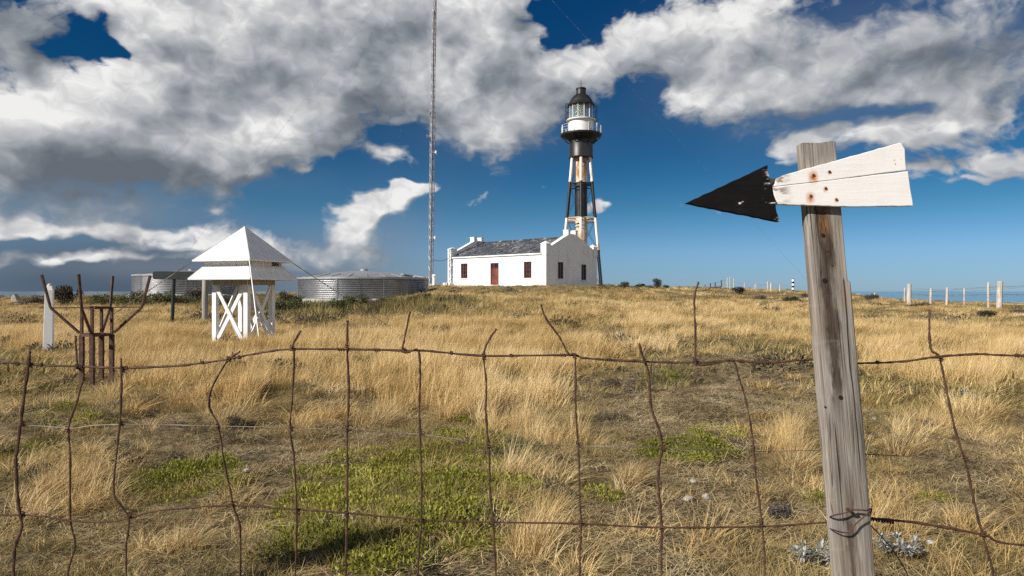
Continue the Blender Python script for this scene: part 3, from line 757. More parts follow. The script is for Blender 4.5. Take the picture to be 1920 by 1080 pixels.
        for i in range(1, cols): s = a0+(a1-a0)*i/cols; mb.beam(q(s, b0+fw, -.135), q(s, b1-fw, -.135), .06, .05, up=nrm)
        for j in range(1, rows): z = b0+(b1-b0)*j/rows; mb.beam(q(a0+fw, z, -.1355), q(a1-fw, z, -.1355), .05, .045)
        part("glazing_bars", mb, fm, f)
        mb = MB(); mb.prism([q(a0, b0, -.165), q(a1, b0, -.165), q(a1, b1, -.165), q(a0, b1, -.165)], -nrm*.012); part("pane", mb, M['pane'], f)
        mb = MB(); mb.beam(q(a0-.08, b0-.05, .03), q(a1+.08, b0-.05, .03), .12, .09); part("sill", mb, M['white'], f)
    window(HF, NF, fops[0], 3, 4, M['maroon']); window(HF, NF, fops[2], 3, 4, M['maroon'])
    window(HG, NG, gops[0], 2, 4, M['maroon']); window(HG, NG, gops[1], 2, 4, M['maroon'])
    a0, a1, b0, b1 = fops[1]; q = lambda s, z, k: Vector((HN.x, HN.y, 0)) + HF*s + NF*k + Vector((0,0,z))
    mb = MB(); zt = b1-(b1-b0)*.24
    mb.prism([q(a0+.07,b0,-.12), q(a1-.07,b0,-.12), q(a1-.07,zt,-.12), q(a0+.07,zt,-.12)], -NF*.05)
    for i in range(2):
        for j in range(2):
            s0 = a0+.16+i*(a1-a0-.2)/2; s1 = s0+(a1-a0-.44)/2; zz = b0+.15+j*(zt-b0)/2; z1 = zz+(zt-b0)/2-.25
            mb.prism([q(s0,zz,-.12), q(s1,zz,-.12), q(s1,z1,-.12), q(s0,z1,-.12)], NF*.022)
    door = part("door", mb, M['doorpaint'], root)
    mb = MB(); mb.tube([q(a0+.16, (b0+zt)/2, -.12), q(a0+.16, (b0+zt)/2, -.03)], .035, 8); part("handle", mb, M['rustdark'], door)
    mb = MB()
    mb.beam(q(a0+.035, b0, -.10), q(a0+.035, b1, -.10), .07, .10, up=NF); mb.beam(q(a1-.035, b0, -.10), q(a1-.035, b1, -.10), .07, .10, up=NF)
    mb.beam(q(a0+.07, b1-.035, -.10), q(a1-.07, b1-.035, -.10), .10, .07); mb.beam(q(a0+.07, zt+.03, -.10), q(a1-.07, zt+.03, -.10), .10, .06)
    mb.beam(q((a0+a1)/2, zt+.06, -.11), q((a0+a1)/2, b1-.07, -.11), .05, .05, up=NF)
    part("door_frame", mb, M['maroon'], door)
    mb = MB(); mb.prism([q(a0+.07,zt,-.16), q(a1-.07,zt,-.16), q(a1-.07,b1,-.16), q(a0+.07,b1,-.16)], -NF*.01); part("transom_pane", mb, M['pane'], door)
build_house()

# ================================================================== LIGHTHOUSE
def build_lighthouse():
    Y = 92.0; k = Y/F; X = (1089.5-960)*k
    zz = lambda row: EYE + (HROW-row)*k
    g = gz(X, Y); base = Vector((X, Y, g))
    root = thing("lighthouse", "tall iron lighthouse with black and rusty white bands on six splayed legs", "lighthouse", base)
    c = Vector((X, Y, 0)); zb = g-.3
    cuts = [(zb, zz(472), 'black'), (zz(472), zz(408), 'whiterust'), (zz(408), zz(344.5), 'black'), (zz(344.5), zz(296), 'whiterust')]
    mats = [M['black'], M['whiterust'], M['whitepaint']]; lmats = [M['black'], M['legpaint']]; mi = {'black': 0, 'whiterust': 1}
    prof, ms = [], []
    rc = lambda z: 11.6*k
    for a, b, mname in cuts:
        for j in range(5):
            prof.append((rc(a) + (.03 if j == 0 else 0), a + (b-a)*j/5)); ms.append(mi[mname])
    prof.append((rc(0), zz(296)))
    mb = MB(); mb.lathe(c, prof, 28, ms=ms); part("stair_column", mb, mats, root, smooth=True)
    # six legs, splayed; each is one tube painted in the same bands
    rleg = lambda z: (18 + (zz(300)-z)/(zz(300)-zz(530))*22.0)*k/.94
    LEG = [R(-6 + 60*i) for i in range(6)]
    lp = lambda th, z: c + Vector((math.sin(th)*rleg(z), -math.cos(th)*rleg(z), z))
    for th in LEG:
        mb = MB()
        for a, b, mname in cuts:
            mb.tube([lp(th, a), lp(th, (a+b)/2), lp(th, b)], .19, 10, mi[mname], cap=True)
        lg = part("leg", mb, lmats, root, smooth=True)
        for z in (zz(408), zz(344.5), zz(472)):
            mb = MB(); mb.tube([lp(th, z-.14), lp(th, z+.14)], .22, 10); part("leg_collar", mb, M['black'], lg, smooth=True)
    # ring girders, struts to the column, tension rods
    for z, m in ((zz(344.5)-.05, 'black'), (zz(410), 'whiterust'), (zz(472), 'black')):
        mb = MB()
        for i in range(6):
            a, b = lp(LEG[i], z), lp(LEG[(i+1) % 6], z)
            mb.tube([a, b], .085, 6); mb.tube([a + Vector((0,0,-.42)), b + Vector((0,0,-.42))], .07, 6)
            cc = c + Vector((math.sin(LEG[i])*rc(z), -math.cos(LEG[i])*rc(z), z)); mb.tube([a, cc], .08, 6)
        part("ring_girder", mb, M[m], root, smooth=True)
    for (z0, z1) in ((g, zz(474)), (zz(470), zz(412)), (zz(406), zz(348)), (zz(342), zz(298))):
        for i in range(6):
            mb = MB()
            mb.tube([lp(LEG[i], z0), lp(LEG[(i+1) % 6], z1)], .022, 5); mb.tube([lp(LEG[(i+1) % 6], z0), lp(LEG[i], z1)], .022, 5)
            part("tension_rod", mb, M['rustdark'], root)
    # drum, gallery, watch room, lantern, dome
    mb = MB(); mb.lathe(c, [(.2, zz(297)), (22.6*k, zz(297)), (23.2*k, zz(296)), (22.2*k, zz(294.5)), (22.2*k, zz(264)), (.2, zz(263.9))], 36); part("watch_drum", mb, M['black'], root, smooth=True)
    mb = MB()
    mb.lathe(c, [(22.2*k, zz(264)), (24*k, zz(263)), (32*k, zz(258)), (38.6*k, zz(255.2)), (39*k, zz(252.2)), (22.5*k, zz(252.0))], 40)
    for i in range(12):
        th = 2*math.pi*i/12; d = Vector((math.cos(th), math.sin(th), 0))
        mb.beam(c + d*22.4*k + Vector((0,0,zz(270))), c + d*36.5*k + Vector((0,0,zz(257.5))), .09, .12)
    gal = part("gallery", mb, M['black'], root, smooth=True)
    for i in range(12):
        th = 2*math.pi*(i+.5)/12; d = Vector((math.cos(th), math.sin(th), 0))*37*k
        mb = MB(); mb.beam(c + d + Vector((0,0,zz(252.2))), c + d + Vector((0,0,zz(236.6))), .07 if i % 2 else .13, .06); part("railing_post", mb, M['whitepaint'], gal)
    for row in (237.2, 241.8, 246.4):
        mb = MB(); mb.tube([c + Vector((math.cos(2*math.pi*i/48)*37*k, math.sin(2*math.pi*i/48)*37*k, zz(row))) for i in range(49)], .017, 6, cap=False)
        part("handrail", mb, M['whitepaint'], gal, smooth=True)
    mb = MB(); mb.lathe(c, [(23.2*k, zz(252)), (23.2*k, zz(228)), (27.6*k, zz(227.2)), (28*k, zz(225.4)), (22*k, zz(223.6)), (3*k, zz(223.4))], 40); part("lantern_base", mb, M['whitepaint'], root, smooth=True)
    mb = MB(); mb.lathe(c, [(21.2*k, zz(223.4)), (21.2*k, zz(197.5)), (21.0*k, zz(197.5)), (21.0*k, zz(223.4))], 40); lg = part("lantern_glazing", mb, M['glass'], root, smooth=True)
    for i in range(12):
        th = 2*math.pi*(i+.3)/12; d = Vector((math.cos(th), math.sin(th), 0))*21.6*k
        mb = MB(); mb.beam(c + d + Vector((0,0,zz(223.5))), c + d + Vector((0,0,zz(197))), .085, .085); part("mullion", mb, M['whitepaint'], lg)
    mb = MB(); mb.lathe(c, [(.1, zz(221)), (8*k, zz(220)), (10*k, zz(214)), (10.5*k, zz(209)), (10*k, zz(203)), (7*k, zz(200)), (.1, zz(199.5))], 24); part("lens", mb, M['lens'], root, smooth=True)
    # guard cage standing off the glazing
    mb = MB()
    for i in range(20):
        th = 2*math.pi*i/20; d = Vector((math.cos(th), math.sin(th), 0))*30*k
        if math.sin(th) < -.45: continue
        mb.tube([c + d*.92 + Vector((0,0,zz(229))), c + d + Vector((0,0,zz(227))), c + d + Vector((0,0,zz(196.5))), c + d*.85 + Vector((0,0,zz(195.5)))], .028, 5)
    for row in (227, 217, 206.5, 196.5):
        pts = [c + Vector((math.cos(a)*30*k, math.sin(a)*30*k, zz(row))) for a in np.linspace(R(-26), R(206), 30)]
        mb.tube(pts, .028, 5)
    part("guard_cage", mb, M['black'], root)
    dome = [(25.4*k, zz(198.4)), (25.8*k, zz(196.6)), (24.4*k, zz(195.6)), (23*k, zz(194.2)), (21.3*k, zz(190)), (18.5*k, zz(185.5)), (14.5*k, zz(181)), (11*k, zz(178.4)), (9.3*k, zz(177.2)),
            (9*k, zz(168.6)), (9.9*k, zz(168)), (9.9*k, zz(166.4)), (8.4*k, zz(165.2)), (3*k, zz(164.3)), (.02, zz(164))]
    mb = MB(); mb.lathe(c, [(21*k, zz(198.6))] + dome, 36); dm = part("dome", mb, M['black'], root, smooth=True)
    mb = MB(); mb.tube([c + Vector((0,0,zz(165))), c + Vector((0,0,zz(149)))], [.05, .02], 6)
    mb.beam(c + Vector((-.3,0,zz(157))), c + Vector((.42,0,zz(157.4))), .03); part("lightning_rod", mb, M['rustdark'], dm)
build_lighthouse()

# ================================================================== WATER TANKS
def build_tank(name, label, cx, cy, rad, z0, z1, seams, apex):
    root = thing(name, label, "water tank", (cx, cy, z0))
    c = Vector((cx, cy, 0)); mb = MB(); n = 120; prof = []
    nc = 11; per = 8; hh = z1-z0-.16
    for i in range(nc*per+1):
        prof.append((rad + .042*math.sin(2*math.pi*i/per), z0 + .0 + hh*i/(nc*per)))
    mb.lathe(c, prof, n); w = part("tank_wall", mb, M['tank'], root, smooth=True)
    w.data.polygons.foreach_set('use_smooth', [True]*len(w.data.polygons))
    mb = MB(); mb.lathe(c, [(rad+.035, z1-.16), (rad+.06, z1-.15), (rad+.06, z1-.005), (rad-.05, z1-.003)], n); part("top_rim", mb, M['tankroof'], root, smooth=True)
    mb = MB(); m = 24
    mb.lathe(c, [(rad+.02, z1), (rad*.72, z1+apex*.45), (rad*.3, z1+apex*.85), (.35, z1+apex)], m)
    for i in range(m):
        th = 2*math.pi*i/m; d = Vector((math.cos(th), math.sin(th), 0))
        mb.beam(c + d*(rad) + Vector((0,0,z1+.02)), c + d*(rad*.72) + Vector((0,0,z1+apex*.45+.015)), .05, .05)
    roof = part("tank_roof", mb, M['tankroof'], root)
    mb = MB(); mb.lathe(c, [(.34, z1+apex-.02), (.34, z1+apex+.14), (.3, z1+apex+.17), (.01, z1+apex+.18)], 16); part("vent_cap", mb, M['tankroof'], roof, smooth=True)
    for th in seams:
        d = Vector((math.cos(th), math.sin(th), 0)); s = Vector((-d.y, d.x, 0))
        mb = MB(); mb.box(c + d*(rad+.045) + Vector((0,0,(z0+z1)/2-.08)), (.02, .07, z1-z0-.2), Matrix((d, s, Vector((0,0,1)))).transposed()); part("sheet_seam", mb, M['tank'], root)
    mb = MB(); mb.lathe(c, [(.1, z0+.02), (rad+.45, z0+.02), (rad+.62, z0-.05), (rad+.70, z0-.9)], 60); part("concrete_base", mb, M['concrete'], root, smooth=True)
    return root
r1 = build_tank("water_tank", "round corrugated steel water tank on a concrete base right of the white shelter", -13.0, 60, 5.62, .93, 2.72, [R(-150), R(-100), R(-62)], .62)
# hatch and strut resting on the rim are part of the near tank's roof
hatch = MB(); hatch.box(Vector((-13+4.2, 60-2.6, 2.93)), (.9, .7, .10), Euler((.06, .12, .5)).to_matrix()); part("hatch", hatch, M['tankroof'], r1)
build_tank("water_tank", "farther corrugated steel water tank half hidden behind the white shelter and green sign", -35.2, 75, 5.75, 1.20, 3.30, [R(-120), R(-70)], .50)

# ================================================================== RADIO MAST
def build_mast():
    Y = 84.0; X0 = (807-960)/F*Y; g = gz(X0, Y); Ht = 55.0; lean = .0125
    root = thing("radio_mast", "tall thin lattice radio mast held by guy wires left of the house", "radio mast", (X0, Y, g))
    ax = lambda z: Vector((X0 + lean*z, Y, g + z))
    off = lambda z: .33 if z < 21.5 else (.25 if z < 33 else .19)
    secs = [(0, 7.6), (7.6, 21.5), (21.5, 33.0), (33.0, 45.0), (45.0, Ht)]
    dirs = [Vector((math.cos(a), math.sin(a), 0)) for a in (R(25), R(145), R(265))]
    for (a, b) in secs:
        o = off((a+b)/2)
        mb = MB(); 
        for d in dirs: mb.tube([ax(a) + d*o, ax(b) + d*o], .045, 6)
        s = part("mast_section", mb, M['galv'], root, smooth=True)
        mb = MB(); n = int((b-a)/.62)
        for k in range(n):
            z0, z1 = a + (b-a)*k/n, a + (b-a)*(k+1)/n
            for i in range(3):
                p, q = dirs[i]*o, dirs[(i+1) % 3]*o
                if k % 2: p, q = q, p
                mb.tube([ax(z0)+p, ax(z1)+q], .024, 4, cap=False)
                mb.tube([ax(z0)+dirs[i]*o, ax(z0)+dirs[(i+1) % 3]*o], .02, 4, cap=False)
        part("lattice", mb, M['galv'], s)
    mb = MB(); mb.tube([ax(.3) + Vector((.06,-.1,0)), ax(34) + Vector((.06,-.1,0))], .05, 6); part("feed_cable", mb, M['rustdark'], root)
    for z, dx in ((6.0, .42), (16.5, .42), (21.6, -.52), (18.5, -.55)):
        mb = MB(); p = ax(z)
        mb.tube([p, p + Vector((dx, -.2, 0))], .05, 6)
        mb.lathe(Vector((0,0,0)), [(.02, 0), (.18, .04), (.27, .13)], 16)
        # the dish looks sideways
        nv = 16*3; Mx = Matrix.Rotation(R(90 if dx > 0 else -90), 3, 'Y')
        for i in range(len(mb.v)-nv, len(mb.v)): mb.v[i] = tuple(Mx @ Vector(mb.v[i]) + p + Vector((dx, -.2, 0)))
        part("dish_antenna", mb, M['whitepaint'], root, smooth=True)
    mb = MB(); mb.tube([ax(27.5)+Vector((.28,-.15,0)), ax(38)+Vector((.30,-.15,0))], .045, 6); part("whip_antenna", mb, M['rustdark'], root)
    mb = MB(); mb.box(Vector((X0, Y, g+.1)), (1.3, 1.3, .5)); part("footing", mb, M['concrete'], root)
    for th, r, z in ((R(-6), 46, 51), (R(114), 30, 48), (R(234), 34, 44)):
        e = Vector((X0 + r*math.cos(th), Y + r*math.sin(th), 0)); e.z = gz(e.x, e.y) if e.y < 95 else 0
        mb = MB(); mb.tube([ax(z), e], .007, 4, cap=False); part("guy_wire", mb, M['galvwire'], root)
    # cable slung to the house
build_mast()
def build_service_cable():
    a = P(813, 487, 84); b = P(842, 484, 85.9)
    mb = MB(); mb.tube([a + (b-a)*t - Vector((0,0,.25*math.sin(math.pi*t))) for t in np.linspace(0, 1, 9)], .03, 5)
    tag(mesh_obj("cable", mb, M['rustdark'], a), "thin dark cable slung from the mast to the house corner", "cable")
build_service_cable()
def build_bollard():
    g = P(814, 532, 81); z0 = gz(g.x, g.y)
    root = thing("marker_post", "small white concrete post with rounded cap at the foot of the mast", "marker post", (g.x, g.y, z0))
    c = Vector((g.x, g.y, 0)); top = EYE + (HROW-517)/F*81
    mb = MB(); mb.lathe(c, [(.20, z0-.3), (.19, top-.1)], 14); part("shaft", mb, M['white'], root, smooth=True)
    mb = MB(); mb.lathe(c, [(.10, top-.1), (.26, top-.09), (.26, top+.02), (.15, top+.14), (.01, top+.18)], 14); part("cap", mb, M['white'], root, smooth=True)
    g = P(806.5, 531, 83); 
build_bollard()

# ================================================================== WHITE WEATHER SHELTER
def build_shelter():
    N = Vector((-7.18, 18.5, 0)); a = Vector((-.99, .32, 0)); b = Vector((.32, .99, 0)); C = N + (a+b)/2
    au, bu = a.normalized(), b.normalized(); gr = gz(C.x, C.y)
    root = thing("weather_shelter", "white wooden weather shelter with a two-tier pyramid roof on cross-braced legs", "weather shelter", (C.x, C.y, gr))
    da, db = (a-b).normalized(), (a+b).normalized()
    cor = lambda r: [C + da*r, C + db*r, C - da*r, C - db*r]      # left, back, right, near
    V = lambda p, z: Vector((p.x, p.y, z))
    zt = 1.90
    for p, m in zip((N, N+a, N+b, N+a+b), 'nlrb'):
        mb = MB(); g = gz(p.x, p.y)
        Mx = Matrix((au, bu, Vector((0,0,1)))).transposed()
        mb.box((p.x, p.y, (g-.12+zt)/2+.1), (.135, .135, zt-g+.32), Mx); part("leg", mb, M['whitewood'], root, bevel=.006)
    zlo = gr + .10; zhi = 1.74
    pts = [N, N+a, N+a+b, N+b]
    for i in range(4):
        p, q = pts[i], pts[(i+1) % 4]; d = (q-p).normalized(); out = ((p+q)/2 - C).normalized()
        for k, (s, e) in enumerate(((p, q), (q, p))):
            mb = MB(); o = out*(.075 if k == 0 else .02); dd = (e-s).normalized()
            mb.beam(V(s+o+dd*.06, zlo), V(e+o-dd*.06, zhi),   .034, .10, up=out.cross(Vector((0,0,1))).cross(Vector((0,0,1))) if False else (0,0,1)); part("cross_brace", mb, M['whitewood'], root)
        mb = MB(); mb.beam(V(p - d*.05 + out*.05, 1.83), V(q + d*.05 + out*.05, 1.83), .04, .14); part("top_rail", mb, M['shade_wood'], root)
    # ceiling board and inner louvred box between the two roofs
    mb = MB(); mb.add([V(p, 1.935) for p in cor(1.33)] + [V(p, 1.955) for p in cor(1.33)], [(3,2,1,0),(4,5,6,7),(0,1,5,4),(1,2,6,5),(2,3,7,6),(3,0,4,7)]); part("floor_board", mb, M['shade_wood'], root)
    q = .66
    for p in (C + au*q + bu*q, C + au*q - bu*q, C - au*q + bu*q, C - au*q - bu*q):
        mb = MB(); mb.box((p.x, p.y, 2.2), (.07, .07, .48), Matrix((au, bu, Vector((0,0,1)))).transposed()); part("roof_post", mb, M['whitewood'], root)
    for i, (sa, sb) in enumerate(((1,0),(0,1),(-1,0),(0,-1))):
        mb = MB(); c = C + au*sa*.715 + bu*sb*.715; d = bu if sa else au
        if i == 2: # the side face is open at the far corner
            mb.beam(V(c-d*.58, 2.35), V(c+d*.25, 2.35), .02, .12)
        else: mb.beam(V(c-d*.70, 2.345), V(c+d*.70, 2.345), .02, .17)
        part("louvre_board", mb, M['whitewood'], root)
    # skirt roof (frustum) and upper pyramid, both thin boarded shells
    def shell(z0, r0, z1, r1, th):
        mb = MB(); A, B = cor(r0), cor(max(r1, .001)); A2, B2 = cor(r0-.01), cor(max(r1-.02, .0005))
        vs = [V(p, z0) for p in A] + [V(p, z1) for p in B] + [V(p, z0-th) for p in A2] + [V(p, z1-th) for p in B2]
        fs = []
        for i in range(4):
            j = (i+1) % 4
            fs += [(i, j, 4+j, 4+i), (8+j, 8+i, 12+i, 12+j), (i, 8+i, 8+j, j), (4+i, 4+j, 12+j, 12+i)]
        return mb.add(vs, fs)
    part("skirt_roof", shell(1.925, 1.44, 2.29, 1.03, .03), M['whitewood'], root)
    rf = part("roof", shell(2.435, 1.31, 3.395, .006, .035), M['whitewood'], root)
    mb = MB(); A = cor(1.318)
    for i in range(4):
        p, q = A[i], A[(i+1) % 4]; mb.beam(V(p, 2.418), V(q, 2.418), .025, .045)
    part("eave_fascia", mb, M['whitewood'], rf)
    # battens over the board joints and a hip strip
    for (z0, r0, z1, r1, sub) in ((1.925, 1.44, 2.29, 1.03, 0), (2.435, 1.31, 3.395, .006, 1)):
        A0, A1 = cor(r0), cor(max(r1, .001))
        for i in range(4):
            mb = MB(); mb.beam(V(A0[i], z0+.004), V(A1[i], z1+.004), .03, .012); part("hip_strip", mb, M['whitewood'], rf)
    mb = MB(); mb.box(V(C, 3.39), (.03, .03, .03), Euler((0,0,.4)).to_matrix()); part("apex_cap", mb, M['whitewood'], rf)
    # guys
    A = cor(1.31)
    for i, (d, L) in enumerate(((-db, 2.35), (-da, 3.2), (db, 3.0), (da, 3.0))):
        s = (A[3], A[2], A[1], A[0])[i]; e = s + d*L; e.z = gz(e.x, e.y) - .02
        mb = MB(); mb.tube([V(s, 2.40), e], .017 if i == 0 else .010, 6); part("guy_rod" if i == 0 else "guy_wire", mb, M['whitewood'] if i == 0 else M['galvwire'], root)
    # small items hung under the roof are left to the shade
build_shelter()

# ================================================================== SIGN SEEN FROM BEHIND, GREY POST, OBELISK, MARKERS
def build_back_sign():
    Y = 25.0; b = P(322, 606, Y); g = gz(b.x, b.y)
    root = thing("roadside_sign", "dark green sign seen from behind on a single pole beside the white shelter", "sign", (b.x, b.y, g))
    top = P(327, 521, Y)
    mb = MB(); mb.tube([Vector((b.x, b.y, g-.2)), Vector((top.x, top.y, top.z+.2))], .062, 12); part("pole", mb, M['darkgreen'], root, smooth=True)
    z1, z0 = EYE+(HROW-509)/F*Y, EYE+(HROW-523.5)/F*Y
    x0, x1 = (289-960)/F*Y, (385-960)/F*Y
    mb = MB(); n = 8; r = .06; poly = []
    for cx, cz, a0 in ((x1-r, z1-r, 0), (x0+r, z1-r, 90), (x0+r, z0+r, 180), (x1-r, z0+r, 270)):
        for k in range(6): a = R(a0 + 90*k/5); poly.append((cx + r*math.cos(a), Y-.075, cz + r*math.sin(a)))
    mb.prism(poly, (0, -.02, 0)); part("sign_board", mb, M['darkgreen'], root)
build_back_sign()
def build_grey_post():
    Y = 27.0; b = P(384.5, 600, Y); g = gz(b.x, b.y); z1 = EYE+(HROW-521)/F*Y
    mb = MB(); mb.tube([(b.x, b.y, g-.2), (b.x-.005, b.y, (g+z1)/2), (b.x+.01, b.y, z1-.02), (b.x+.01, b.y, z1)], [.118, .114, .11, .095], 14)
    tag(mesh_obj("timber_post", mb, M['greywood'], (b.x, b.y, g), smooth=True), "thick grey round timber post just behind the white shelter", "post")
build_grey_post()
def build_obelisk():
    Y = 15.0; b = P(90.5, 676, Y); g = gz(b.x, b.y); z1 = EYE+(HROW-534)/F*Y
    root = thing("boundary_pillar", "tapering square white concrete pillar left of the rusty iron stand", "pillar", (b.x, b.y, g))
    M3 = Euler((0, 0, R(24))).to_matrix(); mb = MB()
    tc = Vector((b.x + .03, b.y, 0))
    def ring(c, h, z): return [c + M3 @ Vector((sx*h, sy*h, 0)) + Vector((0,0,z)) for sx, sy in ((-1,-1),(1,-1),(1,1),(-1,1))]
    R0, R1, R2 = ring(Vector((b.x,b.y,0)), .098, g-.2), ring(tc, .074, z1-.12), ring(tc, .045, z1-.02)
    mb.add(R0+R1+R2, [(3,2,1,0),(0,1,5,4),(1,2,6,5),(2,3,7,6),(3,0,4,7),(4,5,9,8),(5,6,10,9),(6,7,11,10),(7,4,8,11),(8,9,10,11)])
    part("shaft", mb, M['white'], root, bevel=.008)
    mb = MB(); mb.lathe(tc, [(.05, z1-.022), (.03, z1+.02), (.002, z1+.03)], 12); part("cap", mb, M['concrete'], root, smooth=True)
build_obelisk()
def build_iron_stand():
    N = Vector((-6.09, 9.9, 0)); a = Vector((-.24, .145, 0)); b = Vector((.145, .24, 0)); C = N + (a+b)/2
    g = gz(C.x, C.y)
    root = thing("iron_stand", "rusty iron stand of four legs with four bent prongs spread at the top", "iron stand", (C.x, C.y, g))
    zr = lambda row: EYE + (HROW-row)/F*10.05
    ztop, zlow = zr(577), zr(628)
    V = lambda p, z: Vector((p.x, p.y, z))
    for p, d in ((N, -(a+b)), (N+a, a-b), (N+a+b, a+b), (N+b, b-a)):
        d = d.normalized(); gg = gz(p.x, p.y)
        mb = MB(); mb.beam(V(p, gg-.1), V(p, zlow), .062, .050); mb.beam(V(p, zlow), V(p, ztop), .038, .034); part("leg", mb, M['rustdark'], root, bevel=.003)
        k1 = p + d*.40; k2 = p + d*.52
        mb = MB(); mb.tube([V(p + d*.03, zlow+.03), V(k1, ztop-.005), V(k1 + d*.01, ztop+.02), V(k2, zr(516))], [.021, .020, .020, .023], 6); part("prong", mb, M['rustdark'], root)
    for z, w in ((ztop, .036), (zlow, .040)):
        pts = [N, N+a, N+a+b, N+b]; mb = MB()
        for i in range(4):
            p, q = pts[i], pts[(i+1) % 4]; d = (q-p).normalized()*.03; mb.beam(V(p+d, z), V(q-d, z), w, w)
        part("square_ring", mb, M['rustdark'], root)
    mb = MB(); da, db = (a-b).normalized(), (a+b).normalized()
    mb.tube([V(N+a+da*.40, ztop), V(N+a, ztop+.003)], .008, 6); mb.tube([V(N+b-da*.40, ztop+.005), V(N+b, ztop+.003)], .008, 6)
    part("tie_rod", mb, M['rustdark'], root)
build_iron_stand()
def build_grey_monument():
    Y = 60; b = P(29, 569, Y); g = gz(b.x, b.y)
    root = thing("stone_marker", "small squat grey stone marker with pointed top near the shoreline", "stone marker", (b.x, b.y, g))
    mb = MB(); mb.prism([(b.x-.3, b.y-.25, g-.3), (b.x+.3, b.y-.25, g-.3), (b.x+.22, b.y-.25, g+.55), (b.x, b.y-.25, g+.85), (b.x-.22, b.y-.25, g+.55)], (0, .5, 0)); part("block", mb, M['stone'], root, bevel=.05)
    mb = MB(); mb.box((b.x, b.y, g+.05), (.85, .75, .3)); part("plinth", mb, M['concrete'], root, bevel=.04)
build_grey_monument()
def build_striped_marker():
    px = 1487; Y = 90; b = P(px, 545, Y); g = gz(b.x, b.y); z1 = EYE+(HROW-524)/F*Y
    root = thing("striped_beacon", "slim black and white banded beacon post far behind the arrow sign", "beacon", (b.x, b.y, g))
    c = Vector((b.x, b.y, 0)); n = 7; mb = MB(); h = (z1-g+.2)/n
    for i in range(n): mb.lathe(c, [(.16, g-.2+h*i), (.16, g-.2+h*(i+1))], 12, m=i % 2)
    mb.lathe(c, [(.16, z1), (.01, z1+.02)], 12)
    part("shaft", mb, [M['white'], M['black']], root, smooth=True)
    mb = MB(); mb.lathe(c, [(.04, z1), (.05, z1+.15), (.01, z1+.2)], 8); part("finial", mb, M['black'], root)
build_striped_marker()

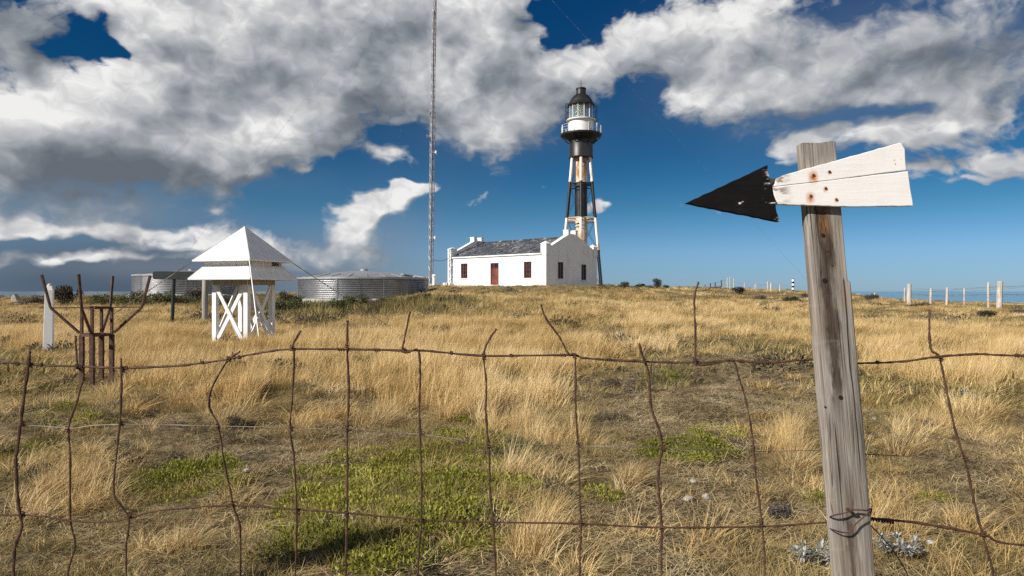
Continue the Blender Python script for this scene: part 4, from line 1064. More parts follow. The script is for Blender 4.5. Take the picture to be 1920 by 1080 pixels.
# ================================================================== ARROW SIGN
def part_at(name, mb, mats, root, c, **kw):
    o = mesh_obj(name, mb, mats, c, None, **kw); o.parent = root; o.location = Vector(c) - root_loc(root); return o
def build_arrow_sign():
    YF = 2.30; k = YF/F
    bx = (1632-960)*k; g = gz(bx, 2.322)
    root = thing("arrow_sign", "weathered grey post carrying a white arrow board with black head pointing left", "arrow sign", (bx, 2.322, g))
    # post: leaning squared timber, worn corners, a split along its right edge
    lean = R(-4.84); hw, hd = .0605, .021; L = (EYE+(HROW-268)*k)/math.cos(lean) - g
    zs = sorted(set(list(np.linspace(-.35, L, 70)) + [1.592, 1.600])); mb = MB(); ring = []
    for cx, cy, a0 in ((1,-1,-90),(1,1,0),(-1,1,90),(-1,-1,180)):
        for q in range(4):
            a = R(a0 + 90*q/3); ring.append((cx*(hw-.009)+.009*math.cos(a), cy*(hd-.009)+.009*math.sin(a)))
        nx, ny = {(1,-1):(1,0),(1,1):(0,1),(-1,1):(-1,0),(-1,-1):(0,-1)}[(cx,cy)]
        for q in range(1, 5):
            t = -1 + 2*q/5
            if nx: ring.append((nx*hw, t*(hd-.009)*(1 if nx > 0 else -1)))
            else: ring.append((-t*(hw-.009)*(1 if ny > 0 else -1), ny*hd))
    n = len(ring)
    for z in zs:
        for i, (x, y) in enumerate(ring):
            e = float(vnoise(np.array([z*3.1+i*.15]), np.array([i*.9]), 5)[0])-.5
            f = float(vnoise(np.array([z*.9]), np.array([x*30+y*17]), 8)[0])-.5
            xx = x*(1+.05*math.sin(z*1.3)) + e*.004 + f*.006; yy = y + e*.003
            if z <= 1.596 and x > .052: xx += .009
            zt = z + (.004*math.sin(x*70+y*30) - .002*math.cos(x*190) if z == zs[-1] else 0)
            mb.v.append((xx, yy, zt))
    for r in range(len(zs)-1):
        for i in range(n): mb.f.append((r*n+i, r*n+(i+1) % n, (r+1)*n+(i+1) % n, (r+1)*n+i)); mb.m.append(0)
    mb.f.append(tuple((len(zs)-1)*n+i for i in range(n))); mb.m.append(0)
    post = mesh_obj("post", mb, M['post'], (0,0,0), root, smooth=True); post.rotation_euler = (0, lean, 0)
    ux = lambda px, row, Y=YF: Vector(((px-960)*Y/F, Y, EYE+(HROW-row)*Y/F))
    for px, row, r in ((1543,441,.0062),(1546,526,.0078),(1576,745,.0068),(1551,470,.004),(1560,497,.004),(1547,763,.0035)):
        c = ux(px, row); mb = MB(); mb.tube([c + Vector((0,.02,0)), c + Vector((0,-.0012,0))], r, 10); part("bolt_hole" if r > .005 else "nail_head", mb, M['hole'] if r > .005 else M['rustdark'], root)
    # boards
    Yb = 2.276; s = Yb/F; th = .0225
    def ragged(poly, amp, step=9.0, seed=1):
        rr = random.Random(seed); out = []
        for (a, b) in zip(poly, poly[1:]+poly[:1]):
            d = math.hypot(b[0]-a[0], b[1]-a[1]); m = max(1, int(d/step)); am = amp if len(a) < 3 else a[2]
            for q in range(m):
                t = q/m; nx, ny = -(b[1]-a[1])/d, (b[0]-a[0])/d; j = rr.uniform(-am, am)*(0 if q == 0 else 1)
                out.append((a[0]+(b[0]-a[0])*t+nx*j, a[1]+(b[1]-a[1])*t+ny*j))
        return out
    def board(name, poly, mat, centre, amp, seed, Y0=Yb, t=th):
        mb = MB(); pts = [ux(px, row, Y0) for px, row in ragged(poly, amp, seed=seed)]
        mb.prism(pts, (0, t, 0))
        return part_at(name, mb, mat, root, ux(*centre, Y0), bevel=.0022)
    C = (1575, 335)
    nl = [(1525,328,.023,.95),(1555,322,.0085,.8),(1548,353,.0115,.85),(1520,367,.021,.85),(1568,374,.0095,.85),(1677,300,.004,.6),(1679,307,.004,.6),(1690,298,.003,.5)]
    mw = mat_sign_white([((px-C[0])*s, (C[1]-row)*s, rad, a) for px, row, rad, a in nl], C)
    tail_up = board("tail_board", [(1459,333.5),(1470,328),(1684,268.5),(1690,267.5),(1697,280),(1699.5,319,.3),(1640,326.5,.25),(1569,336,.3),(1510,343.2,.3),(1449,350,2.0)], mw, C, .6, 3)
    tail_lo = board("tail_board", [(1449,350.6,.3),(1510,343.8,.3),(1569,336.8,.3),(1640,327.8,.3),(1703,321),(1707,352),(1712.5,386),(1600,387.5),(1460,383,2.2),(1452,366,2.2)], mw, C, .5, 4)
    tail_lo['label'] = "lower white board with rusty nail stains"
    head = board("arrow_head", [(1285.5,381),(1440,309,2.6),(1443,330,2.6),(1447,351,2.4),(1452,372,2.4),(1462,416,.6)], mat_sign_black(), (1400,365), .7, 9, Yb-.001, th+.001)
    for px, row in ((1525,328),(1555,322),(1548,353),(1520,367),(1568,374)):
        c = ux(px, row, Yb); mb = MB(); mb.tube([c + Vector((0,.004,0)), c + Vector((0,-.003,0))], .0042, 8); part("nail_head", mb, M['rustdark'], tail_lo if row > 340 else tail_up, origin=ux(*C, Yb))
    # a cleat behind joins head and tail
    mb = MB(); mb.beam(ux(1415, 352, Yb+th+.008), ux(1480, 357, Yb+th+.008), .012, .07); part("cleat", mb, M['greywood'], root)
build_arrow_sign()

# ================================================================== NEAR WIRE FENCE
YW = 2.445
def W(px, row, dy=0.0): return P(px, row, YW + dy)
def smooth_path(pts, sub=6, jit=.0):
    pts = [Vector(p) for p in pts]; out = []
    for i in range(len(pts)-1):
        p0, p1, p2, p3 = pts[max(i-1,0)], pts[i], pts[i+1], pts[min(i+2,len(pts)-1)]
        for q in range(sub):
            t = q/sub
            out.append(.5*((2*p1) + (p2-p0)*t + (2*p0-5*p1+4*p2-p3)*t*t + (3*p1-p0-3*p2+p3)*t**3) + Vector((random.uniform(-jit,jit), random.uniform(-jit,jit), random.uniform(-jit,jit))))
    out.append(pts[-1]); return out
WIRES = {
 'top': ([(-900,690),(-300,676),(0,680),(70,684),(145,687),(230,690),(330,686),(420,675),(480,663),(545,655),(650,655),(760,657),(800,658),(910,667),(1065,666),(1100,672),(1205,678),(1310,680),(1370,676),(1440,680),(1525,674),(1600,681),(1690,678),(1750,670),(1830,664),(1920,667),(2300,672),(2850,668)], .0040, 'rustwire'),
 'mid': ([(-900,800),(-300,796),(48,798),(130,803),(183,797),(270,796),(409,799),(549,802),(640,806),(769,813),(846,822),(911,831),(1085,836),(1159,837),(1242,840),(1413,846),(1535,845),(1620,851),(1800,862),(1920,870),(2300,880),(2850,872)], .0014, 'galvwire'),
 'low': ([(-900,975),(-300,968),(34,966),(130,976),(193,979),(241,972),(299,957),(433,948),(554,955),(651,962),(788,974),(923,979),(1088,982),(1240,989),(1429,987),(1552,979)], .0034, 'rustwire'),
 'lowr': ([(1628,972),(1718,980),(1840,1002),(1920,1022),(2300,1030),(2850,1000)], .0046, 'rustwire'),
 'base': ([(-900,1190),(-200,1185),(400,1195),(1000,1190),(1500,1196),(2000,1190),(2850,1188)], .0034, 'rustwire'),
}
STAYS = [
 ([(56,659),(48,724),(34,830),(30,868),(34,940),(41,988),(29,1022),(26,1080)], .0048),
 ([(142,630),(143,660),(146,687),(156,703),(145,750),(129,801),(132,859),(132,974),(141,1022),(128,1075)], .0034),
 ([(227,672),(228,724),(225,791),(219,849),(214,926),(241,972),(236,1040)], .0034),
 ([(450,659),(424,680),(398,726),(392,762),(409,797),(419,859),(438,950),(450,993),(450,1080)], .0034),
 ([(564,620),(545,655),(551,661),(549,728),(544,801),(551,859),(556,955),(554,1080)], .0034),
 ([(652,601),(651,656),(654,728),(651,810),(651,897),(651,969),(648,1080)], .0040),
 ([(769,584),(759,632),(755,657),(768,660),(784,657),(788,704),(786,777),(790,873),(790,974),(786,1022),(783,1080)], .0034),
 ([(931,617),(916,639),(907,666),(912,719),(911,777),(917,849),(919,921),(925,993),(930,1080)], .0036),
 ([(1014,571),(1024,598),(1050,634),(1066,664),(1078,670),(1079,753),(1082,810),(1085,852),(1087,935),(1089,987),(1087,1080)], .0034),
 ([(1198,644),(1206,671),(1216,701),(1221,764),(1237,810),(1241,841),(1234,893),(1240,987),(1240,1080)], .0046),
 ([(1310,528),(1302,561),(1304,624),(1304,677),(1312,684),(1345,681),(1374,676),(1385,707),(1400,758),(1411,821),(1416,883),(1426,961),(1432,1018),(1434,1080)], .0032),
 ([(1743,580),(1745,652),(1761,669),(1773,724),(1790,802),(1812,874),(1829,952),(1848,1024),(1862,1080)], .0036),
]
def build_fence():
    root = thing("wire_fence", "rusty wire fence with crooked wire stays crossing the foreground past the arrow sign", "wire fence", (0, YW, gz(0, YW)))
    def wire_at(name, px):
        pts = WIRES[name][0]; xs = [p[0] for p in pts]; return float(np.interp(px, xs, [p[1] for p in pts]))
    for nm, (pts, r, mt) in WIRES.items():
        path = smooth_path([W(*p) for p in pts], 8, .0006)
        mb = MB(); mb.tube(path, [r*random.uniform(.72, 1.28) for _ in path], 7)
        if nm == 'top':       # twisted splices and barbs
            x = -860
            while x < 2800:
                c = W(x, wire_at(nm, x)); L = random.uniform(.004, .016)
                turns = [c + Vector((L*(q/14-.5)*1.6, .0052*math.cos(q*1.25), .0052*math.sin(q*1.25))) for q in range(15)]
                mb.tube(turns, .0024, 5)
                if random.random() < .35: mb.tube([c, c + Vector((random.uniform(-.012,.012), random.uniform(-.01,.01), random.choice((-1,1))*random.uniform(.010,.018)))], [.0024, .0012], 5)
                x += random.uniform(40, 150)
        w = part("wire", mb, M[mt], root, smooth=True)
        if nm == 'mid': w['label'] = "thin pale galvanised middle wire"
    for i, (pts, r) in enumerate(STAYS):
        dy = .007 if i % 2 else -.007
        last = pts[-1]; full = pts + [(last[0] + random.uniform(-6, 6), 1190), (last[0] + random.uniform(-14, 14), 1300)]
        path = smooth_path([W(a, b, dy) for a, b in full], 7, .0009)
        mb = MB(); mb.tube(path, [r*1.1*random.uniform(.68, 1.30) for _ in path], 7)
        for nm in ('top', 'mid', 'low', 'lowr', 'base'):        # wire ties where the stay crosses
            ps = WIRES[nm][0]
            for q in range(len(path)-1):
                a, b = path[q], path[q+1]; pa, ra = to_px(a.x, a.y, a.z); pb, rb = to_px(b.x, b.y, b.z)
                if not (ps[0][0] < pa < ps[-1][0]): continue
                wa, wb = wire_at(nm, float(pa)), wire_at(nm, float(pb))
                if (ra-wa)*(rb-wb) < 0:
                    c = (a+b)/2; c.y = YW
                    mb.tube([c + Vector((.0075*math.cos(t*1.3), .0105*math.sin(t*1.3), .0016*(t-6))) for t in range(13)], .0022, 5)
                    break
        part("stay", mb, M['rustwire'], root, smooth=True)
    # tie round the arrow post, loose strand to the right
    mb = MB()
    mb.tube(smooth_path([W(1552,979), P(1556,972,2.33), P(1561,967,2.285), P(1590,960,2.283), P(1600,956,2.283), P(1626,957,2.285), P(1634,954,2.33), W(1630,970)], 6, .0005), .0027, 6)
    mb.tube(smooth_path([W(1552,985), P(1556,990,2.33), P(1561,993,2.285), P(1588,998,2.283), P(1606,981,2.283), P(1628,962,2.285), P(1634,958,2.33)], 6, .0005), .0023, 6)
    mb.tube([P(1588,953,2.281), P(1592,958,2.279), P(1598,957,2.279)], .0055, 6)
    part("post_tie", mb, M['rustdark'], root, smooth=True)
    mb = MB(); mb.tube(smooth_path([W(1630,983), W(1655,1008), W(1680,1040), W(1705,1085), W(1722,1140), W(1730,1230)], 6, .0006), .0022, 6); part("loose_strand", mb, M['galvwire'], root, smooth=True)
    mb = MB()
    for q in range(9): c = W(1632 + q*5.2, 972.5 + q*.8); mb.tube([c + Vector((.004*(t/6-.5), .0062*math.cos(t), .0062*math.sin(t))) for t in range(7)], .0026, 5)
    part("splice", mb, M['rustdark'], root, smooth=True)
    for x in (3.62,):
        g = gz(x, YW); mb = MB(); mb.tube([(x, YW+.07, g-.4), (x+.01, YW+.07, .8), (x-.02, YW+.07, 1.5)], [.07, .065, .06], 12); part("end_post", mb, M['greywood'], root, smooth=True)
build_fence()
def build_second_board():
    """stands on the fence line beyond the left edge of the photograph; added unseen for the shadow it casts on the turf"""
    G = ground_at(612, 1050); Yb = 2.40; h = (G.y - Yb)/(math.cos(SUN_AZ)/math.tan(SUN_EL)); X = G.x - math.sin(SUN_AZ)/math.tan(SUN_EL)*h
    g = gz(X, Yb); zc = G.z + h
    root = thing("shadow_board", "grey post with a nailed board added for its shadow beyond the left end of the near fence", "added board", (X, Yb, g))
    mb = MB(); mb.box((X+.10, Yb+.075, (zc+g)/2), (.11, .11, zc-g+.5)); part("post", mb, M['greywood'], root, bevel=.008)
    mb = MB(); mb.prism([(X-.34, Yb, zc-.09), (X+.22, Yb, zc-.17), (X+.29, Yb, zc-.02), (X+.24, Yb, zc+.19), (X-.10, Yb, zc+.10)], (0, .02, 0)); part("board", mb, M['greywood'], root, bevel=.003)
build_second_board()

# ================================================================== FAR FENCES AND RAIL
def build_far_fence(name, label, posts, wires, Ybase):
    X0 = (posts[0][0]-960)/F*posts[0][3]
    root = thing(name, label, "fence", (X0, posts[0][3], gz(X0, posts[0][3])))
    tops = []
    for (px, rt, rb, Y, w, m) in posts:
        b = P(px, rb, Y); g = min(gz(b.x, b.y), b.z); zt = EYE+(HROW-rt)/F*Y; r = w/F*Y/2
        lx = random.uniform(-.05, .05)*(zt-g)
        mb = MB(); mb.tube([(b.x, Y, g-.3), (b.x+lx*.5, Y, (g+zt)/2), (b.x+lx, Y, zt-.02), (b.x+lx, Y, zt)], [r, r*.96, r*.9, r*.6], 9)
        part("fence_post", mb, M[m], root, smooth=True)
        tops.append((b.x+lx*.8, Y, zt, g))
    tops.sort(key=lambda q: q[0])
    for f in wires:
        mb = MB(); mb.tube([Vector((x, y+.06, g + (zt-g)*f)) for x, y, zt, g in tops], .005, 5); part("wire", mb, M['galvwire'], root)
build_far_fence("post_and_wire_fence", "pale post and wire fence along the falling ridge right of the arrow post",
    [(1696,540,568,54,3,'palewood'),(1704,532,571,48,8,'palewood'),(1745,541,573,46,4.5,'palewood'),(1775,539,576,44,4.5,'palewood'),(1808,540,571,47,3,'palewood'),(1853,529,576,42,4.5,'palewood'),(1873,527,582,40,10,'palewood'),(1960,522,590,38,6,'palewood'),(2060,515,596,37,10,'palewood'),(1640,549,563,62,3,'palewood')], (.82, .55, .28), 45)
build_far_fence("post_and_wire_fence", "line of tiny white fence posts on the skyline between the dark bush and striped beacon",
    [(1322,534,541,108,1.8,'palewood'),(1332,531,541,107,2,'palewood'),(1341,529,541,106,2,'palewood'),(1353,525,541,104,2,'rustdark'),(1364,521,543,100,2.2,'palewood'),(1369,519,543,99,2.0,'palewood'),(1376,522,543,98,2.2,'palewood'),(1396,530,544,97,2,'palewood'),(1416,533,546,96,2,'palewood'),(1418,531,546,95,1.8,'palewood'),(1440,528,547,93,3.2,'palewood'),(1446,530,551,90,3.6,'palewood'),(1462,534,553,88,3.2,'palewood'),(1520,536,553,84,2.4,'palewood')], (.85, .45), 95)
def build_rail():
    a, b = P(1310, 541.3, 96), P(1352, 537.8, 94); root = thing("timber_rail", "long low dark timber rail sloping along the skyline before the tiny white posts", "rail", a)
    mb = MB(); mb.beam(a, b, .14, .16); part("beam", mb, M['rustdark'], root)
    for t in (.03, .5, .97):
        p = a + (b-a)*t; g = min(gz(p.x, p.y), p.z-.1); mb = MB(); mb.beam((p.x, p.y+.13, g-.2), (p.x, p.y+.13, p.z+.02), .12, .12); part("stake", mb, M['rustdark'], root)
build_rail()

# ================================================================== PLANTS AND STONES
def quads_mesh(name, V, Fc, shade, mat):
    me = bpy.data.meshes.new(name); me.vertices.add(len(V)); me.vertices.foreach_set('co', V.astype(np.float32).ravel())
    me.loops.add(Fc.size); me.loops.foreach_set('vertex_index', Fc.ravel().astype(np.int32))
    k = Fc.shape[1]; me.polygons.add(len(Fc)); me.polygons.foreach_set('loop_start', np.arange(0, Fc.size, k, dtype=np.int32))
    me.update(calc_edges=True)
    at = me.attributes.new('shade_of_leaf', 'FLOAT', 'POINT'); at.data.foreach_set('value', shade.astype(np.float32))
    me.materials.append(mat); return me
def leaves(n, centre_fn, lw, ll, seed, up=.3):
    """n leaf-sized quads (diamond shaped) at positions and outward directions from centre_fn"""
    r = np.random.default_rng(seed); p, out = centre_fn(r, n)
    d = out + r.normal(0, .7, (n, 3)); d[:, 2] += up; d /= np.linalg.norm(d, axis=1)[:, None]
    s = np.cross(d, r.normal(0, 1, (n, 3))); s /= np.linalg.norm(s, axis=1)[:, None] + 1e-9
    L = ll*r.uniform(.6, 1.4, n)[:, None]; w = lw*r.uniform(.6, 1.4, n)[:, None]
    V = np.stack([p, p + d*L*.5 + s*w, p + d*L, p + d*L*.5 - s*w], 1).reshape(-1, 3)
    Fc = np.arange(4*n).reshape(-1, 4); sh = np.repeat(r.uniform(0, 1, n), 4)
    return V, Fc, sh
def clump_fn(clumps, fill=.55):
    c = np.array([q[:3] for q in clumps]); rad = np.array([q[3:6] for q in clumps]); wgt = np.array([np.prod(q[3:6])**.667 for q in clumps]); wgt /= wgt.sum()
    def f(r, n):
        i = r.choice(len(clumps), n, p=wgt); o = r.normal(0, 1, (n, 3)); o /= np.linalg.norm(o, axis=1)[:, None]
        k = r.uniform(fill, 1.05, n)[:, None]*(1 + .22*np.sin(o[:, :1]*7 + o[:, 1:2]*5 + i[:, None]))
        p = c[i] + o*k*rad[i]; p[:, 2] = np.maximum(p[:, 2], .0)
        return p, o*.9
    return f
def shrub_meshes(kind, seed):
    r = random.Random(seed)
    if kind == 'round':      # low domed cushion, unit width 1, height .45
        cl = [(r.uniform(-.30,.30), r.uniform(-.22,.22), r.uniform(.10,.26), r.uniform(.14,.22), r.uniform(.14,.22), r.uniform(.10,.19)) for _ in range(11)]
        n, lw, ll = 2600, .011, .045
    elif kind == 'bushy':    # ragged, with shoots breaking the outline
        cl = [(r.uniform(-.30,.32), r.uniform(-.2,.2), r.uniform(.14,.52), r.uniform(.09,.18), r.uniform(.09,.18), r.uniform(.08,.18)) for _ in range(16)]
        n, lw, ll = 3000, .012, .055
    else:                    # upright, small tree-like
        cl = [(r.uniform(-.16,.2), r.uniform(-.14,.14), r.uniform(.30,.85), r.uniform(.14,.24), r.uniform(.14,.24), r.uniform(.12,.2)) for _ in range(12)]
        n, lw, ll = 3000, .013, .05
    V, Fc, sh = leaves(n, clump_fn(cl), lw, ll, seed)
    st = MB()
    for q in cl[:9]: st.tube([(q[0]*.15, q[1]*.15, -.08), (q[0]*.6, q[1]*.6, q[2]*.55), (q[0], q[1], q[2]+q[5]*.7)], [.016, .011, .005], 5)
    return V, Fc, sh, st
SHR = {}
def get_shrub(kind, mat, seed):
    key = (kind, mat, seed)
    if key not in SHR:
        V, Fc, sh, st = shrub_meshes(kind, seed)
        me = quads_mesh("foliage", V, Fc, sh, M[mat]); sm = bpy.data.meshes.new("stems"); sm.from_pydata(st.v, [], st.f); sm.materials.append(M['twig'])
        fo = bpy.data.objects.new("foliage", me); so_ = bpy.data.objects.new("stem", sm)
        SHR[key] = (fo, so_)
    return SHR[key]
def add_shrub(name, label, px, row, wpx, hpx, kind, mat, seed, group, cat="shrub", Y=None):
    c = P(px, row, Y) if Y else ground_at(px, row)
    if group == G1: wpx, hpx = wpx*1.25, hpx*1.5
    s = wpx/F*c.y; uh = {'round': .45, 'bushy': .62, 'upright': 1.0}[kind]; h = hpx/F*c.y/uh
    root = thing(name, label, cat, (c.x, c.y, gz(c.x, c.y)-.02), group)
    root.scale = (s, s*1.0, h); root.rotation_euler = (0, 0, random.uniform(-.5, .5))
    for src in get_shrub(kind, mat, seed):
        o = src.copy(); COL.objects.link(o); o.parent = root
G1, G2, G3, G4 = "shrubs along the bank below the water tanks", "low shrubs dotted along the grassy ridge", "dark heath clumps in the grass", "silver leaved plants by the fence"
SHRUBS = [
 ("upright_bush","dark rounded bush standing alone on the skyline right of the lighthouse",1232,542,26,23,'upright','shrub_dark',1,G2),
 ("low_shrub","small dark shrub trailing at the right foot of the lone skyline bush",1249,541,18,8,'round','shrub_dark',2,G2),
 ("low_shrub","grey brown shrub on the ridge nearest the lighthouse legs",1170,540,28,12,'bushy','shrub_grey',3,G2),
 ("low_shrub","flat dark shrub midway between the lighthouse and the lone skyline bush",1200,539,22,9,'round','shrub_dark',4,G2),
 ("low_shrub","flat grey shrub just left of the lone skyline bush",1219,541,22,8,'round','shrub_grey',5,G2),
 ("low_shrub","dark ragged shrub below the cluster of tiny white skyline posts",1384,552,31,14,'bushy','shrub_dark',6,G2),
 ("low_shrub","grey flattened shrub on the slope left of the striped beacon",1425,561,30,9,'round','shrub_grey',7,G2),
 ("low_shrub","olive dark flattened shrub on the slope just below the striped beacon",1481,564,32,11,'round','shrub_dark',4,G2),
 ("low_shrub","dark shrub squeezed against the left side of the arrow post on the ridge",1510,557,20,8,'round','shrub_dark',2,G2),
 ("low_shrub","dark shrub with bare twigs at the foot of the thickest far fence post",1850,596,44,16,'bushy','shrub_dark',8,G2),
 ("low_shrub","grey brown shrub at the far right end of the ridge beyond the thick fence post",1905,588,40,10,'round','shrub_grey',3,G2),
 ("low_shrub","dark flat shrub between the two leftmost pale posts of the ridge fence",1726,574,40,7,'round','shrub_dark',4,G2),
 ("low_shrub","leafless twiggy shrub on the skyline just right of the arrow post",1632,563,34,13,'bushy','shrub_grey',9,G2),
 ("low_shrub","big dark shrub right of the white concrete pillar against the sea",124,573,52,27,'bushy','shrub_dark',10,G1),
 ("low_shrub","reddish brown flat shrub left of the white concrete pillar",62,570,44,11,'round','shrub_grey',7,G1),
 ("low_shrub","green shrub behind the right prongs of the iron stand",205,574,60,17,'round','shrub_green',11,G1),
 ("low_shrub","green shrub at the left edge of the farther water tank",262,574,66,22,'round','shrub_green',12,G1),
 ("low_shrub","green shrub left of the green sign pole before the farther tank",302,572,46,16,'bushy','shrub_green',13,G1),
 ("low_shrub","green shrub right of the green sign pole before the farther tank",340,571,44,14,'round','shrub_green',11,G1),
 ("low_shrub","grey brown dead shrub between the green sign and the timber post",362,567,44,17,'bushy','shrub_grey',3,G1),
 ("low_shrub","dark green shrub seen between the legs of the white shelter",425,574,50,15,'round','shrub_dark',2,G1),
 ("low_shrub","grey dark shrub at the right foot of the white shelter roof",545,574,44,18,'bushy','shrub_dark',14,G1),
 ("low_shrub","dark green shrub right of the white shelter on the lower bank",533,592,54,20,'bushy','shrub_green',13,G1),
 ("low_shrub","olive shrub on the bank below the left end of the near tank",578,590,60,20,'round','shrub_green',12,G1),
 ("low_shrub","olive shrub on the bank below the bright side of the near tank",628,588,64,18,'bushy','shrub_green',15,G1),
 ("low_shrub","green shrub covering the tank base below its middle",668,577,50,16,'bushy','shrub_green',13,G1),
 ("low_shrub","purple grey dead shrub on the bank below the dark side of the near tank",707,580,32,14,'bushy','shrub_grey',9,G1),
 ("low_shrub","bright olive shrub below the shaded side of the near tank",732,575,46,14,'round','shrub_green',11,G1),
 ("low_shrub","dark brown shrub leaning on the right end of the near tank base",790,568,46,15,'round','shrub_dark',4,G1),
 ("low_shrub","dark low shrub right of the near tank below the radio mast",832,571,50,11,'round','shrub_dark',2,G1),  # dark foliage in place of the shaded side of the mound
 ("heath_clump","purple grey heath clump among tall grass left of centre",592,722,58,24,'round','shrub_grey',7,G3),
 ("heath_clump","dark heath clump behind the crooked curved fence stay",452,806,70,26,'bushy','shrub_dark',14,G3),  # dark foliage in place of the shadow right of the tussock
 ("heath_clump","dark brown clump in the shade of the tussock above the moss",1003,908,46,20,'round','shrub_dark',2,G3),  # dark foliage put where the big tussock's shadow falls
 ("heath_clump","small dark clump at the foot of the white shelter legs",545,648,50,12,'round','shrub_dark',4,G3),
 ("heath_clump","dark clump near the top of the bare soil patch",1165,696,34,12,'round','shrub_dark',2,G3),
 ("heath_clump","grey clump on stony soil low in the frame right of centre",1455,975,60,34,'bushy','shrub_grey',9,G3),
 ("heath_clump","grey green clump on the slope right of the arrow post",1745,800,60,20,'round','shrub_grey',5,G3),
]
for s in SHRUBS: add_shrub(*s)
def build_silver(label, px, row, wpx, seed):
    c = ground_at(px, row); s = wpx/F*c.y; r = np.random.default_rng(seed)
    root = thing("silver_plant", label, "plant", (c.x, c.y, c.z-.01), G4)
    Vs, Fs, Ss = [], [], []; o = 0
    for q in range(16):                 # rosettes of long narrow leaves
        a, d = r.uniform(0, 6.28), r.uniform(0, .45)*s
        cx, cy, h = d*math.cos(a), d*math.sin(a), r.uniform(.10, .32)*s
        for l in range(22):
            t = r.uniform(0, 6.28); el = r.uniform(.2, 1.3); L = r.uniform(.12, .22)*s; w = .018*s
            dd = np.array([math.cos(t)*math.cos(el), math.sin(t)*math.cos(el), math.sin(el)]); sd = np.array([-math.sin(t), math.cos(t), 0])
            p = np.array([cx, cy, h]); k = dd*L*.55; e = dd*L + np.array([0, 0, -.05*s])
            Vs += [p-sd*w*.4, p+sd*w*.4, p+k+sd*w, p+k-sd*w, p+e+sd*w*.3, p+e-sd*w*.3]; Fs += [(o,o+1,o+2,o+3),(o+3,o+2,o+4,o+5)]; Ss += [r.uniform(0,1)]*6; o += 6
    me = quads_mesh("foliage", np.array(Vs), np.array(Fs), np.array(Ss), M['shrub_silver'])
    f = bpy.data.objects.new("foliage", me); COL.objects.link(f); f.parent = root
    st = MB(); 
    for q in range(10): a = q*.63; st.tube([(0,0,-.05*s), (.22*s*math.cos(a), .22*s*math.sin(a), .12*s)], [.02*s, .008*s], 5)
    mesh_obj("stem", st, M['twig'], (0,0,0), root)
build_silver("silver leaved plant against the left side of the arrow post foot", 1535, 1062, 100, 3)
build_silver("silver leaved plant under the loose wire right of the arrow post", 1682, 1050, 95, 5)
build_silver("small silver leaved plant far up the slope right of the arrow post", 1812, 752, 55, 8)
def build_stone(label, px, row, wpx, hpx, seed, mat='stone'):
    c = ground_at(px, row); r = random.Random(seed); bm = bmesh.new(); bmesh.ops.create_icosphere(bm, subdivisions=3, radius=.5)
    for v in bm.verts:
        n = v.co.normalized(); k = 1 + .22*(float(vnoise(np.array([n.x*2.2+seed]), np.array([n.y*2.2+n.z*1.7]), seed)[0])-.5) + .10*(float(vnoise(np.array([n.x*6+seed]), np.array([n.y*6+n.z*5]), seed+3)[0])-.5)
        v.co = n*.5*k; v.co.z = max(v.co.z, -.3)
    me = bpy.data.meshes.new("field_stone"); bm.to_mesh(me); bm.free(); me.materials.append(M[mat])
    me.polygons.foreach_set('use_smooth', [True]*len(me.polygons))
    o = bpy.data.objects.new("field_stone", me); COL.objects.link(o); s = wpx/F*c.y; o.location = (c.x, c.y, gz(c.x, c.y)+.1*s)
    o.scale = (s, s*.8, hpx/F*c.y); o.rotation_euler = (r.uniform(-.2,.2), r.uniform(-.2,.2), r.uniform(0,3))
    tag(o, label, "stone", "stones lying in the grass")
for i, a in enumerate([("palest rounded stone on bare soil right of the thick fence stay",1324,936,16,15),("dark flat stone just left of the palest rounded stone",1290,940,24,10,'concrete'),("pale stone lying at the bare path above the middle wire",1195,748,10,6),
    ("small white pebble in the grass low right of the mossy patch",1068,1068,8,7),("pale stone beside the tuft right of the moss",1300,905,18,8),("small pale stone in the turf below the fallen straw",462,889,18,8),("pale stone right of the arrow post at mid slope",1640,790,9,6),("flat stone on the bare soil in the lower right",1745,1028,20,8,'concrete')]):
    build_stone(*a[:5], seed=i+2, mat=a[5] if len(a) > 5 else 'stone')

# ================================================================== GRASS (one object each, tufts by geometry nodes)
def tuft(name, n, spread, hmin, hmax, w, lean, curve, seed, mat, wind=(.22, .05), segs=3, flat=0.0):
    r = np.random.default_rng(seed)
    th = r.uniform(0, 2*np.pi, n); rad = spread*np.sqrt(r.uniform(0, 1, n))
    bx, by = rad*np.cos(th), rad*np.sin(th)
    h = r.uniform(hmin, hmax, n)*(1-.35*(rad/spread)**2)
    la = th + r.normal(0, .8, n); lm = np.abs(r.normal(lean, lean*.5, n))*(.35+.65*rad/spread)
    lx, ly = lm*np.cos(la) + wind[0], lm*np.sin(la) + wind[1]
    fa = r.uniform(0, np.pi, n); sx, sy = np.cos(fa), np.sin(fa)
    cv = np.abs(r.normal(curve, curve*.5, n)); Vs = []
    for k in range(segs+1):
        t = k/segs; ww = w*(1-t*.88)*r.uniform(.8, 1.2, n)/2
        hor = h*(t*.35*1 + cv*t*t)
        x = bx + lx*hor*1.6; y = by + ly*hor*1.6; z = h*t*(1-flat) - .35*h*cv*t*t*(lm+.2) + flat*.02*r.uniform(0, 1, n)
        Vs.append(np.stack([x - sx*ww, y - sy*ww, z], -1)); Vs.append(np.stack([x + sx*ww, y + sy*ww, z], -1))
    V = np.stack(Vs, 1).reshape(-1, 3); m = 2*(segs+1)
    base = np.arange(n)[:, None]*m
    Fc = np.concatenate([base + np.array([2*k, 2*k+1, 2*k+3, 2*k+2]) for k in range(segs)], 0)
    sh = np.repeat(np.clip(r.normal(.5, .26, n), 0, 1), m)
    me = quads_mesh(name, V, Fc, sh, mat)
    me.polygons.foreach_set('use_smooth', np.ones(len(Fc), bool))
    return bpy.data.objects.new(name, me)
